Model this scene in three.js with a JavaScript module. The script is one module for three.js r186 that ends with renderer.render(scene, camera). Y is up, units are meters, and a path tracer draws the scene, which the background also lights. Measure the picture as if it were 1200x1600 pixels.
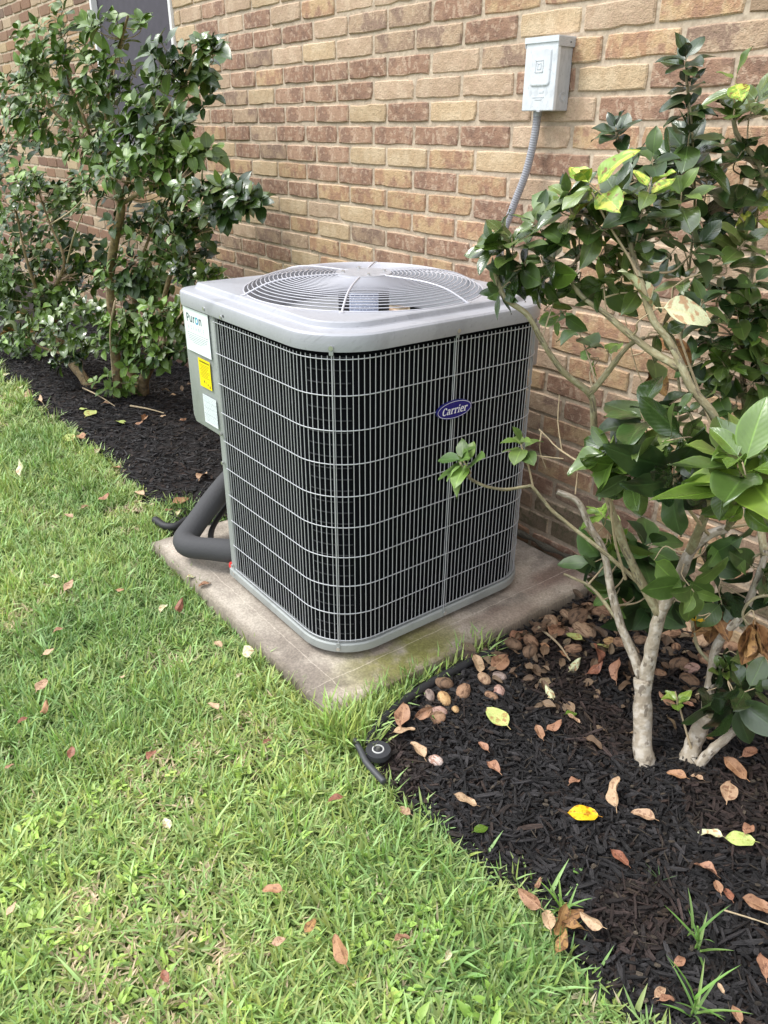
import * as THREE from 'three';
import { mergeGeometries, toCreasedNormals, mergeVertices } from 'three/addons/utils/BufferGeometryUtils.js';
import { RoundedBoxGeometry } from 'three/addons/geometries/RoundedBoxGeometry.js';

// ---------------------------------------------------------------- camera, sky, sun, exposure
const scene = new THREE.Scene();
const camera = new THREE.PerspectiveCamera(67.2, 0.75, 0.05, 200);
camera.position.set(1.8918, 1.3829, 2.0312);
{
  const yaw = 0.91008, pitch = 0.45934, roll = 0.00746;
  camera.rotation.order = 'YXZ';
  camera.rotation.set(-pitch, yaw, roll);
}
const SUN = new THREE.Vector3(-0.42, 0.84, 0.5).normalize();
const skyW = 256, skyH = 128, skyData = new Float32Array(skyW * skyH * 4);
for (let j = 0; j < skyH; j++) for (let i = 0; i < skyW; i++) {
  const el = ((j + 0.5) / skyH - 0.5) * Math.PI, az = ((i + 0.5) / skyW - 0.5) * 2 * Math.PI;
  const d = new THREE.Vector3(Math.cos(el) * Math.cos(az), Math.sin(el), Math.cos(el) * Math.sin(az));
  const up = Math.max(0, d.y);
  let L = 0.62 + 0.55 * up;
  L *= 1 + 0.1 * Math.sin(5 * d.x + 2 * d.z + 3 * d.y) * Math.cos(4 * d.z - 3 * d.x) + 0.06 * Math.sin(11 * d.x - 7 * d.z + 5 * d.y);
  L += 1.3 * Math.pow(Math.max(0, d.dot(SUN)), 14);
  if (d.y < 0) L = 0.25;
  const k = (j * skyW + i) * 4;
  skyData[k] = L * 0.95; skyData[k + 1] = L * 0.985; skyData[k + 2] = L * 1.06; skyData[k + 3] = 1;
}
const sky = new THREE.DataTexture(skyData, skyW, skyH, THREE.RGBAFormat, THREE.FloatType);
sky.mapping = THREE.EquirectangularReflectionMapping;
sky.magFilter = sky.minFilter = THREE.LinearFilter;
sky.needsUpdate = true;
scene.background = sky;
scene.environment = sky;
const sun = new THREE.DirectionalLight(new THREE.Color(1, 0.96, 0.88), 1.3);
sun.position.copy(SUN).multiplyScalar(12);
sun.castShadow = true;
sun.shadow.radius = 34;
sun.shadow.mapSize.set(2048, 2048);
Object.assign(sun.shadow.camera, { left: -6, right: 6, top: 6, bottom: -6, near: 1, far: 30 });
scene.add(sun);
const renderer = new THREE.WebGLRenderer({ antialias: true });
renderer.toneMapping = THREE.LinearToneMapping;
renderer.toneMappingExposure = 1.95;
renderer.shadowMap.enabled = true;

// ---------------------------------------------------------------- helpers
let seed = 12345;
const rnd = () => { seed = (seed + 0x6D2B79F5) | 0; let t = Math.imul(seed ^ (seed >>> 15), 1 | seed); t = (t + Math.imul(t ^ (t >>> 7), 61 | t)) ^ t; return ((t ^ (t >>> 14)) >>> 0) / 4294967296; };
const rr = (a, b) => a + (b - a) * rnd();
const pick = (a) => a[Math.floor(rnd() * a.length)];
const V = (x, y, z) => new THREE.Vector3(x, y, z);
const UP = V(0, 1, 0);
const hash = (x, y, s) => { let h = Math.imul(x, 374761393) + Math.imul(y, 668265263) + Math.imul(s, 974711); h = Math.imul(h ^ (h >>> 13), 1274126177); return ((h ^ (h >>> 16)) >>> 0) / 4294967296; };
const noise = (x, y, s = 0, px = 0, py = 0) => {           // value noise, periodic when px, py are given
  const xi = Math.floor(x), yi = Math.floor(y), fx = x - xi, fy = y - yi, u = fx * fx * (3 - 2 * fx), v = fy * fy * (3 - 2 * fy);
  const w = (a, p) => p ? ((a % p) + p) % p : a;
  const a = hash(w(xi, px), w(yi, py), s), b = hash(w(xi + 1, px), w(yi, py), s), c = hash(w(xi, px), w(yi + 1, py), s), d = hash(w(xi + 1, px), w(yi + 1, py), s);
  return a + (b - a) * u + (c - a) * v + (a - b - c + d) * u * v;
};
const fbm = (x, y, s, o = 4) => { let a = 0, k = 0.5, t = 0; for (let i = 0; i < o; i++) { a += k * noise(x, y, s + i * 17); t += k; x *= 2.03; y *= 2.03; k *= 0.55; } return a / t; };
const sstep = (a, b, x) => { const t = Math.min(1, Math.max(0, (x - a) / (b - a))); return t * t * (3 - 2 * t); };
function tex(w, h, fn, { srgb = true, repeat = true } = {}) {
  const d = new Uint8Array(w * h * 4);
  for (let j = 0; j < h; j++) for (let i = 0; i < w; i++) {
    const c = fn((i + 0.5) / w, (j + 0.5) / h), k = (j * w + i) * 4;
    for (let n = 0; n < 3; n++) d[k + n] = Math.max(0, Math.min(255, Math.round(c[n])));
    d[k + 3] = 255;
  }
  const t = new THREE.DataTexture(d, w, h, THREE.RGBAFormat);
  t.wrapS = t.wrapT = repeat ? THREE.RepeatWrapping : THREE.ClampToEdgeWrapping;
  t.magFilter = THREE.LinearFilter; t.minFilter = THREE.LinearMipmapLinearFilter; t.generateMipmaps = true;
  if (srgb) t.colorSpace = THREE.SRGBColorSpace;
  t.needsUpdate = true;
  return t;
}
const mix3 = (a, b, t) => [a[0] + (b[0] - a[0]) * t, a[1] + (b[1] - a[1]) * t, a[2] + (b[2] - a[2]) * t];
function canvasTex(w, h, draw) {
  const c = document.createElement('canvas'); c.width = w; c.height = h;
  draw(c.getContext('2d'), w, h);
  const t = new THREE.CanvasTexture(c); t.colorSpace = THREE.SRGBColorSpace; t.anisotropy = 8; return t;
}
const std = (o) => new THREE.MeshStandardMaterial(o);
const lin = (r, g, b) => new THREE.Color().setRGB(r, g, b);
const names = {};
const numbered = (n) => { const k = names[n] = (names[n] ?? -1) + 1; return k ? `${n}_${String(k).padStart(3, '0')}` : n; };
function tag(o, label, category, group, kind) {
  if (label) o.userData.label = label;
  if (category) o.userData.category = category;
  if (group) o.userData.group = group;
  if (kind) o.userData.kind = kind;
  return o;
}
function thing(name, label, category, p = [0, 0, 0], group) {
  const o = new THREE.Group(); o.name = numbered(name); o.position.set(...p); scene.add(o);
  return tag(o, label, category, group);
}
function part(name, geo, mat, parent, label) {
  const m = new THREE.Mesh(geo, mat); m.name = name; m.castShadow = m.receiveShadow = true;
  if (parent) parent.add(m); if (label) m.userData.label = label;
  return m;
}
function grp(name, parent) { const g = new THREE.Group(); g.name = name; parent.add(g); return g; }
const box = (w, h, d, x = 0, y = 0, z = 0, r = 0) => (r ? new RoundedBoxGeometry(w, h, d, 2, r) : new THREE.BoxGeometry(w, h, d)).translate(x, y, z);
function geoFrom(pos, idx, uv, col) {
  const g = new THREE.BufferGeometry();
  g.setAttribute('position', new THREE.Float32BufferAttribute(pos, 3));
  if (uv) g.setAttribute('uv', new THREE.Float32BufferAttribute(uv, 2));
  if (col) g.setAttribute('color', new THREE.Float32BufferAttribute(col, 3));
  g.setIndex(idx); g.computeVertexNormals();
  return g;
}
// a tube whose radius follows rad(t); ends closed
function tube(pts, rad, seg, radial = 7, uvLen = 1, curveType = 'catmullrom') {
  const curve = pts.length > 1 && new THREE.CatmullRomCurve3(pts.map((p) => Array.isArray(p) ? V(...p) : p), false, curveType, 0.5);
  const fr = curve.computeFrenetFrames(seg, false), pos = [], uv = [], idx = [], len = curve.getLength();
  for (let i = 0; i <= seg; i++) {
    const t = i / seg, p = curve.getPointAt(t), r = rad(t);
    for (let j = 0; j <= radial; j++) {
      const a = j / radial * Math.PI * 2, rj = typeof r === 'number' ? r : r[j % radial];
      const q = p.clone().addScaledVector(fr.normals[i], Math.cos(a) * rj).addScaledVector(fr.binormals[i], Math.sin(a) * rj);
      pos.push(q.x, q.y, q.z); uv.push(j / radial, t * len * uvLen);
    }
  }
  const w = radial + 1;
  for (let i = 0; i < seg; i++) for (let j = 0; j < radial; j++) { const a = i * w + j, b = a + w; idx.push(a, a + 1, b, a + 1, b + 1, b); }
  for (const e of [0, seg]) { const c = pos.length / 3, p = curve.getPointAt(e / seg); pos.push(p.x, p.y, p.z); uv.push(0.5, 0); for (let j = 0; j < radial; j++) e ? idx.push(e * w + j, e * w + j + 1, c) : idx.push(j + 1, j, c); }
  return geoFrom(pos, idx, uv);
}
// stack of equal loops -> skin
function skin(loops, closed = true) {
  const n = loops[0].length, pos = [], uv = [], idx = [];
  loops.forEach((l, k) => l.forEach((p, i) => { pos.push(p.x, p.y, p.z); uv.push(p.x + p.z, p.y + (p.z - p.x) * 0.5); }));
  for (let k = 0; k < loops.length - 1; k++) for (let i = 0; i < (closed ? n : n - 1); i++) { const a = k * n + i, b = k * n + (i + 1) % n, c = a + n, d = b + n; idx.push(a, c, b, b, c, d); }
  return geoFrom(pos, idx, uv);
}

// ---------------------------------------------------------------- ground
const grassBaseTex = tex(256, 256, (u, v) => {
  const n = 0.5 * noise(u * 24, v * 24, 3, 24, 24) + 0.5 * noise(u * 90, v * 90, 9, 90, 90);
  return mix3([64, 82, 34], [110, 126, 60], n);
});
grassBaseTex.repeat.set(60, 60);
const ground = part('ground', new THREE.PlaneGeometry(60, 60).rotateX(-Math.PI / 2).translate(0, -0.05, 0), std({ map: grassBaseTex, roughness: 1 }));
tag(ground, 'lawn soil and thatch under the grass', null, null, 'structure'); scene.add(ground);

const EDGE1 = [[0.607,-0.012,0.605],[0.603,-0.012,0.692],[0.603,-0.012,0.8],[0.61,-0.012,0.904],[0.631,-0.012,1.02],[0.659,-0.012,1.097],[0.694,-0.012,1.15]], EDGE2 = [[0.667,0,1.17],[0.708,0,1.18],[0.748,0,1.192],[0.795,0,1.196],[0.827,0,1.197]], EDGE3 = [[-0.805,0,1.081],[-0.775,0,1.078],[-0.729,0,1.071],[-0.703,0,1.038],[-0.729,0,0.98]];
const lawnEdge = (x) => {                                 // z of the border between bed and lawn
  const w = 0.018 * Math.sin(x * 9) + 0.012 * Math.sin(x * 23 + 1);
  if (x < -0.93) return 1.0 + w;
  if (x < -0.64) return 1.0 + (x + 0.93) / 0.29 * 0.1 + w;
  if (x < 0.6) return 1.17;
  return 1.165 + w;
};
const inStrip = (x, z) => {                               // grass strip between the pad and the black edging
  if (z < 0.6 || z > 1.2 || x < 0.55) return false;
  let ex = 0.6;
  for (let i = 0; i < EDGE1.length - 1; i++) { const a = EDGE1[i], b = EDGE1[i + 1]; if (z >= a[2] && z <= b[2]) ex = a[0] + (b[0] - a[0]) * (z - a[2]) / (b[2] - a[2]); }
  if (z > EDGE1[EDGE1.length - 1][2]) ex = EDGE1[EDGE1.length - 1][0];
  return x < ex - 0.026;
};
// mulch beds: lumpy dark sheets
const soilTex = tex(512, 512, (u, v) => {
  const a = noise(u * 30, v * 30, 5, 30, 30), b = noise(u * 110, v * 110, 6, 110, 110), c = noise(u * 8, v * 8, 7, 8, 8);
  const k = 0.35 * a + 0.45 * b + 0.2 * c;
  return mix3([16, 13, 13], mix3([52, 44, 42], [66, 48, 38], c), k * k);
});
const soilBump = tex(256, 256, (u, v) => { const n = 255 * (0.5 * noise(u * 40, v * 40, 2, 40, 40) + 0.5 * noise(u * 100, v * 100, 4, 100, 100)); return [n, n, n]; }, { srgb: false });
function bed(name, x0, x1, label) {
  const nx = Math.round((x1 - x0) / 0.025), nz = 48, pos = [], uv = [], idx = [];
  for (let i = 0; i <= nx; i++) for (let j = 0; j <= nz; j++) {
    const x = x0 + (x1 - x0) * i / nx, z = -0.005 + (lawnEdge(x) + 0.02) * j / nz;
    const e = Math.min(1, (lawnEdge(x) - z) / 0.08 + 0.2);
    let y = -0.045 + 0.022 * fbm(x * 7, z * 7, 11, 3) * e + 0.006 * noise(x * 60, z * 60, 8);
    pos.push(x, y, z); uv.push(x * 1.3, z * 1.3);
  }
  for (let i = 0; i < nx; i++) for (let j = 0; j < nz; j++) { const a = i * (nz + 1) + j, b = a + nz + 1; idx.push(a, a + 1, b, b, a + 1, b + 1); }
  const m = part(name, geoFrom(pos, idx, uv), std({ map: soilTex, bumpMap: soilBump, bumpScale: 0.006, roughness: 0.95 }));
  scene.add(m); return tag(m, label, null, null, 'structure');
}
bed('mulch_bed_near', 0.56, 4.2, 'black mulch bed with pale trunks and brown stones');
bed('mulch_bed_far', -9, -0.64, 'black mulch bed under the far shrubs');

// ---------------------------------------------------------------- brick wall
const BL = 0.24889, BH = 0.0762, X0 = -0.8123, ODD = -0.0386, Y0 = 1.5207;
const toneDef = {
  r: { c: [[148, 113, 92], [164, 131, 108], [128, 98, 82]], s: [196, 172, 150], k: 0.6 },
  t: { c: [[188, 162, 136], [178, 152, 126], [196, 172, 146]], s: [172, 140, 120], k: 0.3 },
  y: { c: [[198, 174, 140], [188, 162, 128], [204, 182, 150]], s: [172, 148, 116], k: 0.25 },
  o: { c: [[170, 132, 102], [188, 158, 120], [148, 112, 92]], s: [198, 172, 138], k: 0.6 },
  b: { c: [[158, 132, 110], [174, 148, 122], [130, 106, 92]], s: [194, 172, 146], k: 0.55 },
  g: { c: [[120, 104, 86], [104, 92, 72], [138, 122, 100]], s: [84, 84, 60], k: 0.7 },
};
const brickBump = tex(256, 128, (u, v) => {
  const n = 0.45 * noise(u * 16, v * 8, 1, 16, 8) + 0.3 * noise(u * 48, v * 24, 2, 48, 24) + 0.25 * noise(u * 110, v * 50, 3, 110, 50);
  const pit = noise(u * 60, v * 26, 12, 60, 26) > 0.86 ? -0.35 : 0;
  const k = 255 * (n + pit); return [k, k, k];
}, { srgb: false });
const brickMat = {};
for (const [t, d] of Object.entries(toneDef)) {
  brickMat[t] = [];
  for (let v = 0; v < 4; v++) {
    const s = 100 + v * 31 + t.charCodeAt(0);
    const map = tex(192, 56, (u, w) => {
      const x = u * 7, y = w * 2;
      let c = mix3(d.c[0], d.c[1], sstep(0.35, 0.65, fbm(x * 0.7, y * 0.7, s, 3)));
      c = mix3(c, d.c[2], 0.8 * sstep(0.5, 0.68, fbm(x * 0.55 + 9, y * 0.6, s + 3, 4)));
      const scr = fbm(x * 2.6 + fbm(x, y, s + 8, 2) * 2, y * 2.2 + fbm(x + 5, y, s + 9, 2) * 2.4, s + 5, 5);
      c = mix3(c, d.s, d.k * sstep(0.56, 0.68, scr)); c = mix3(c, [176, 152, 136], 0.1);
      const edge = Math.min(u * 4.3, (1 - u) * 4.3, w, 1 - w) + 0.16 * (fbm(x * 2, y * 2, s + 7, 3) - 0.5);
      c = mix3(c, [204, 182, 156], (0.35 + 0.3 * (v % 2)) * sstep(0.1, 0.02, edge));
      const g = 0.93 + 0.14 * noise(x * 14, y * 14, s + 6) - (noise(x * 9, y * 9, s + 2) > 0.93 ? 0.16 : 0);
      return c.map((q) => q * g);
    }, { repeat: false });
    const m = std({ map, bumpMap: brickBump, bumpScale: 0.0022, roughness: 0.92 });
    m.color.setScalar(0.94 + 0.04 * v);
    brickMat[t].push(m);
  }
}
// one tumbled brick, front face near z = 0, back at z = -0.03
function brickGeo(s) {
  const w = 0.2372, h = 0.0642, pts = [], n = 5, m = 2;
  const per = [];
  for (let i = 0; i < n; i++) per.push([-0.5 + i / n, -0.5]);
  for (let i = 0; i < m; i++) per.push([0.5, -0.5 + i / m]);
  for (let i = 0; i < n; i++) per.push([0.5 - i / n, 0.5]);
  for (let i = 0; i < m; i++) per.push([-0.5, 0.5 - i / m]);
  const loops = [[], [], []];
  per.forEach(([a, b], i) => {
    const corner = Math.abs(a) === 0.5 && Math.abs(b) === 0.5;
    const jx = (hash(i, 1, s) - 0.5) * 0.0045, jy = (hash(i, 2, s) - 0.5) * 0.003, chip = hash(i, 3, s) > 0.86 ? 0.006 : 0;
    const sx = a * w + jx - Math.sign(a) * (corner ? 0.003 + chip : 0), sy = b * h + jy - Math.sign(b) * ((corner ? 0.002 : 0) + (Math.abs(b) === 0.5 ? chip * 0.5 : 0));
    loops[0].push(V(sx, sy, -0.03));
    loops[1].push(V(sx, sy, -0.0035 - chip * 0.4));
    loops[2].push(V(sx - Math.sign(a) * (Math.abs(a) === 0.5 ? 0.004 : 0), sy - Math.sign(b) * (Math.abs(b) === 0.5 ? 0.0035 : 0), (hash(i, 4, s) - 0.5) * 0.0016));
  });
  const pos = [], uv = [], idx = [], N = per.length;
  for (const l of loops) for (const p of l) { pos.push(p.x, p.y, p.z); uv.push(p.x / w + 0.5, p.y / h + 0.5); }
  for (let k = 0; k < 2; k++) for (let i = 0; i < N; i++) { const a = k * N + i, b = k * N + (i + 1) % N, c = a + N, d = b + N; idx.push(a, b, c, b, d, c); }
  const c0 = pos.length / 3;
  for (const cx of [-0.3, 0, 0.3]) { pos.push(cx * w, 0, 0.0006); uv.push(cx + 0.5, 0.5); }
  for (let i = 0; i < N; i++) {
    const a = 2 * N + i, b = 2 * N + (i + 1) % N, mx = (per[i][0] + per[(i + 1) % N][0]) / 2;
    const c = mx < -0.2 ? 0 : mx > 0.2 ? 2 : 1; idx.push(a, b, c0 + c);
  }
  const join = [[], []];
  for (let i = 0; i < N; i++) { // close gaps between fans
    const mxp = (per[(i - 1 + N) % N][0] + per[i][0]) / 2, mxn = (per[i][0] + per[(i + 1) % N][0]) / 2;
    const cl = (q) => q < -0.2 ? 0 : q > 0.2 ? 2 : 1; const a = cl(mxp), b = cl(mxn);
    if (a !== b) idx.push(2 * N + i, c0 + b, c0 + a);
  }
  return toCreasedNormals(geoFrom(pos, idx, uv), 0.35);
}
const brickGeos = []; for (let i = 0; i < 8; i++) brickGeos.push(brickGeo(i * 7 + 3));
const WIN = { x0: -3.72, x1: -2.55, y0: 1.285, y1: 2.75 };
const rowTones = {                                         // first letter belongs to the brick k given in front
  5: [-7, 'trtyttbrto'], 4: [-7, 'yrtrtottotrb'], 3: [-6, 'trrrtbbrooby'], 2: [-6, 'orbtytbbrytob'], 1: [-6, 'trorrrrtboobt'], 0: [-6, 'tbyrrrtttryrr'],
  '-1': [-7, 'trbrrryryttrr'], '-2': [-4, 'brrrrrrtooo'], '-3': [-5, 'rbrryyoyrto'], '-4': [-4, 'yorworotoor'], '-5': [-4, 'rroooorrorb'], '-6': [-4, 'yytyooorotb'],
  '-7': [-4, 'roybrrotorr'], '-8': [-4, 'bboororbtoo'], '-9': [-4, 'ryotborrotb'], '-10': [0, 'orbtoobrt'], '-11': [2, 'rtotobr'], '-12': [2, 'oorbtob'], '-13': [2, 'obrorbo'], '-14': [2, 'rborobr'],
  '-15': [2, 'orrbor'], '-16': [2, 'brorob'], '-17': [2, 'orbrob'], '-18': [2, 'gbgobg'], '-19': [-40, 'g'.repeat(60)],
};
const wall = thing('brick_wall', 'tumbled brick house wall in tan, buff and red behind the cooling unit', 'wall');
{
  const t = tex(512, 512, (u, v) => { const k = 0.5 * noise(u * 20, v * 20, 3, 20, 20) + 0.5 * noise(u * 120, v * 120, 4, 120, 120); return mix3([166, 148, 130], [208, 192, 170], k); });
  const B = tex(256, 256, (u, v) => { const k = 255 * (0.5 * noise(u * 50, v * 50, 3, 50, 50) + 0.5 * noise(u * 14, v * 14, 7, 14, 14)); return [k, k, k]; }, { srgb: false });
  const bx = (x0, x1, y0, y1) => { const g = new THREE.BoxGeometry(x1 - x0, y1 - y0, 0.12, Math.ceil((x1 - x0) / 0.5), 1, 1).translate((x0 + x1) / 2, (y0 + y1) / 2, -0.0655), p = g.attributes.position, u = g.attributes.uv; for (let i = 0; i < p.count; i++) u.setXY(i, p.getX(i) * 2, p.getY(i) * 2); return g; };
  part('mortar', mergeGeometries([bx(-14, WIN.x0, -0.1, 3.2), bx(WIN.x1, 4.5, -0.1, 3.2), bx(WIN.x0, WIN.x1, -0.1, WIN.y0), bx(WIN.x0, WIN.x1, WIN.y1, 3.2)]), std({ map: t, bumpMap: B, bumpScale: 0.004, roughness: 0.98 }), wall);
}
const list = [];
for (let j = -20; j <= 21; j++) {
  const y = Y0 + BH * j;
  for (let k = -54; k < 22; k++) {
    const odd = ((j % 2) + 2) % 2;
    let x0 = X0 + (k + (odd ? 0.5 : 0)) * BL + (odd ? ODD : 0) + 0.0058, x1 = x0 + BL - 0.0116;
    if (x0 < -13.9 || x1 > 4.4) continue;
    if (y + 0.03 > WIN.y0 && y - 0.03 < WIN.y1) {
      if (x0 > WIN.x0 - 0.01 && x1 < WIN.x1 + 0.01) continue;
      if (x0 < WIN.x1 && x1 > WIN.x1) x0 = WIN.x1 + 0.006;
      if (x0 < WIN.x0 && x1 > WIN.x0) x1 = WIN.x0 - 0.006;
    }
    if (x1 - x0 < 0.02) continue;
    const row = rowTones[j]; let tone = row && row[1][k - row[0]];
    if (!tone || !toneDef[tone]) { const q = hash(j + 90, k + 90, 5); tone = q < 0.36 ? 'r' : q < 0.56 ? 't' : q < 0.7 ? 'y' : q < 0.88 ? 'o' : 'b'; }
    list.push({ x: (x0 + x1) / 2, y, w: x1 - x0, tone, j, k });
  }
}
camera.updateMatrixWorld(); camera.updateProjectionMatrix();
const onScreen = (p) => { const q = p.clone().project(camera); return [600 + q.x * 600, 800 - q.y * 800, q.z]; };
for (const b of list) {
  const [px, py, pz] = onScreen(V(b.x, b.y, 0)); b.size = 0;
  if (pz < 1 && px > -40 && px < 1240 && py > -30 && py < 1000) {
    const e = onScreen(V(b.x + 0.12, b.y, 0)), f = onScreen(V(b.x, b.y + 0.032, 0));
    b.size = Math.hypot(e[0] - px, e[1] - py) * Math.hypot(f[0] - px, f[1] - py);
    if (px > 345 && px < 800 && py > 500) b.size = 0;
  }
}
list.sort((a, b) => b.size - a.size);
const farBricks = [];
list.forEach((b, i) => {
  const s = hash(b.j + 50, b.k + 60, 3), g = brickGeos[Math.floor(s * 8)], flip = hash(b.j + 50, b.k + 60, 4) > 0.5;
  const q = new THREE.Object3D();
  q.position.set(b.x, b.y + (hash(b.j + 50, b.k + 60, 6) - 0.5) * 0.003, (hash(b.j + 50, b.k + 60, 7) - 0.5) * 0.004);
  q.rotation.set(0, (hash(b.j + 50, b.k + 60, 8) - 0.5) * 0.012, (flip ? Math.PI : 0) + (hash(b.j + 50, b.k + 60, 9) - 0.5) * 0.012);
  q.scale.set(b.w / 0.2372, 1, 1);
  if (i < 300 && b.size > 0) {
    const m = part('brick', g, brickMat[b.tone][Math.floor(hash(b.j + 50, b.k + 60, 5) * 4)], wall);
    m.position.copy(q.position); m.rotation.copy(q.rotation); m.scale.copy(q.scale);
  } else {
    q.updateMatrix(); const h = g.clone().applyMatrix4(q.matrix), n = h.attributes.position.count, c = new Float32Array(n * 3), d = toneDef[b.tone].c;
    const col = new THREE.Color(`rgb(${mix3(d[0], d[1 + (i % 2)], hash(b.j + 9, b.k + 70, 2)).map(Math.round).join(',')})`);
    for (let v = 0; v < n; v++) c.set([col.r, col.g, col.b], v * 3);
    h.setAttribute('color', new THREE.BufferAttribute(c, 3)); farBricks.push(h);
  }
});
{
  const t = tex(192, 56, (u, w) => { const k = 228 + 40 * (fbm(u * 14, w * 4, 77, 4) - 0.5) + 22 * (noise(u * 90, w * 28, 3) - 0.5); return [k, k, k * 0.99]; });
  tag(part('brickwork', mergeGeometries(farBricks), std({ map: t, vertexColors: true, bumpMap: brickBump, bumpScale: 0.002, roughness: 0.92 }), wall), null, null, null, 'stuff');
}
// debris-covered mortar bead along the foot of the wall
{
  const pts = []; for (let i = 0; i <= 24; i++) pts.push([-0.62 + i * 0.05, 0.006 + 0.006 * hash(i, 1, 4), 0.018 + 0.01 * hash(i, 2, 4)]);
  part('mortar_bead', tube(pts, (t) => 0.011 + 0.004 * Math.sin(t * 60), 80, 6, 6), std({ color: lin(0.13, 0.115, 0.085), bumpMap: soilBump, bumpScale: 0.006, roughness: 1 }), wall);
}

// ---------------------------------------------------------------- window
{
  const w = thing('window', 'tall window with dark solar screen and thin white frame', 'window', [(WIN.x0 + WIN.x1) / 2, WIN.y0, 0]);
  const W = WIN.x1 - WIN.x0, H = WIN.y1 - WIN.y0, white = std({ color: lin(0.78, 0.77, 0.75), roughness: 0.5 });
  const weave = tex(128, 128, (u, v) => { const k = ((Math.floor(u * 64) + Math.floor(v * 64)) % 2 ? 70 : 56) + 8 * noise(u * 6, v * 6, 4, 6, 6); return [k * 1.02, k * 0.96, k * 1.1]; });
  weave.repeat.set(6, 8);
  for (const s of [-1, 1]) part('jamb', box(0.028, H, 0.06, s * (W / 2 - 0.014), H / 2, -0.018, 0.004), white, w);
  part('head', box(W - 0.058, 0.028, 0.058, 0, H - 0.014, -0.018, 0.004), white, w);
  part('sill', box(W + 0.02, 0.03, 0.085, 0, -0.012, -0.006, 0.005), white, w);
  part('solar_screen', box(W - 0.05, H - 0.03, 0.01, 0, H / 2 + 0.005, -0.03), std({ map: weave, roughness: 0.75 }), w);
}

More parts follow.
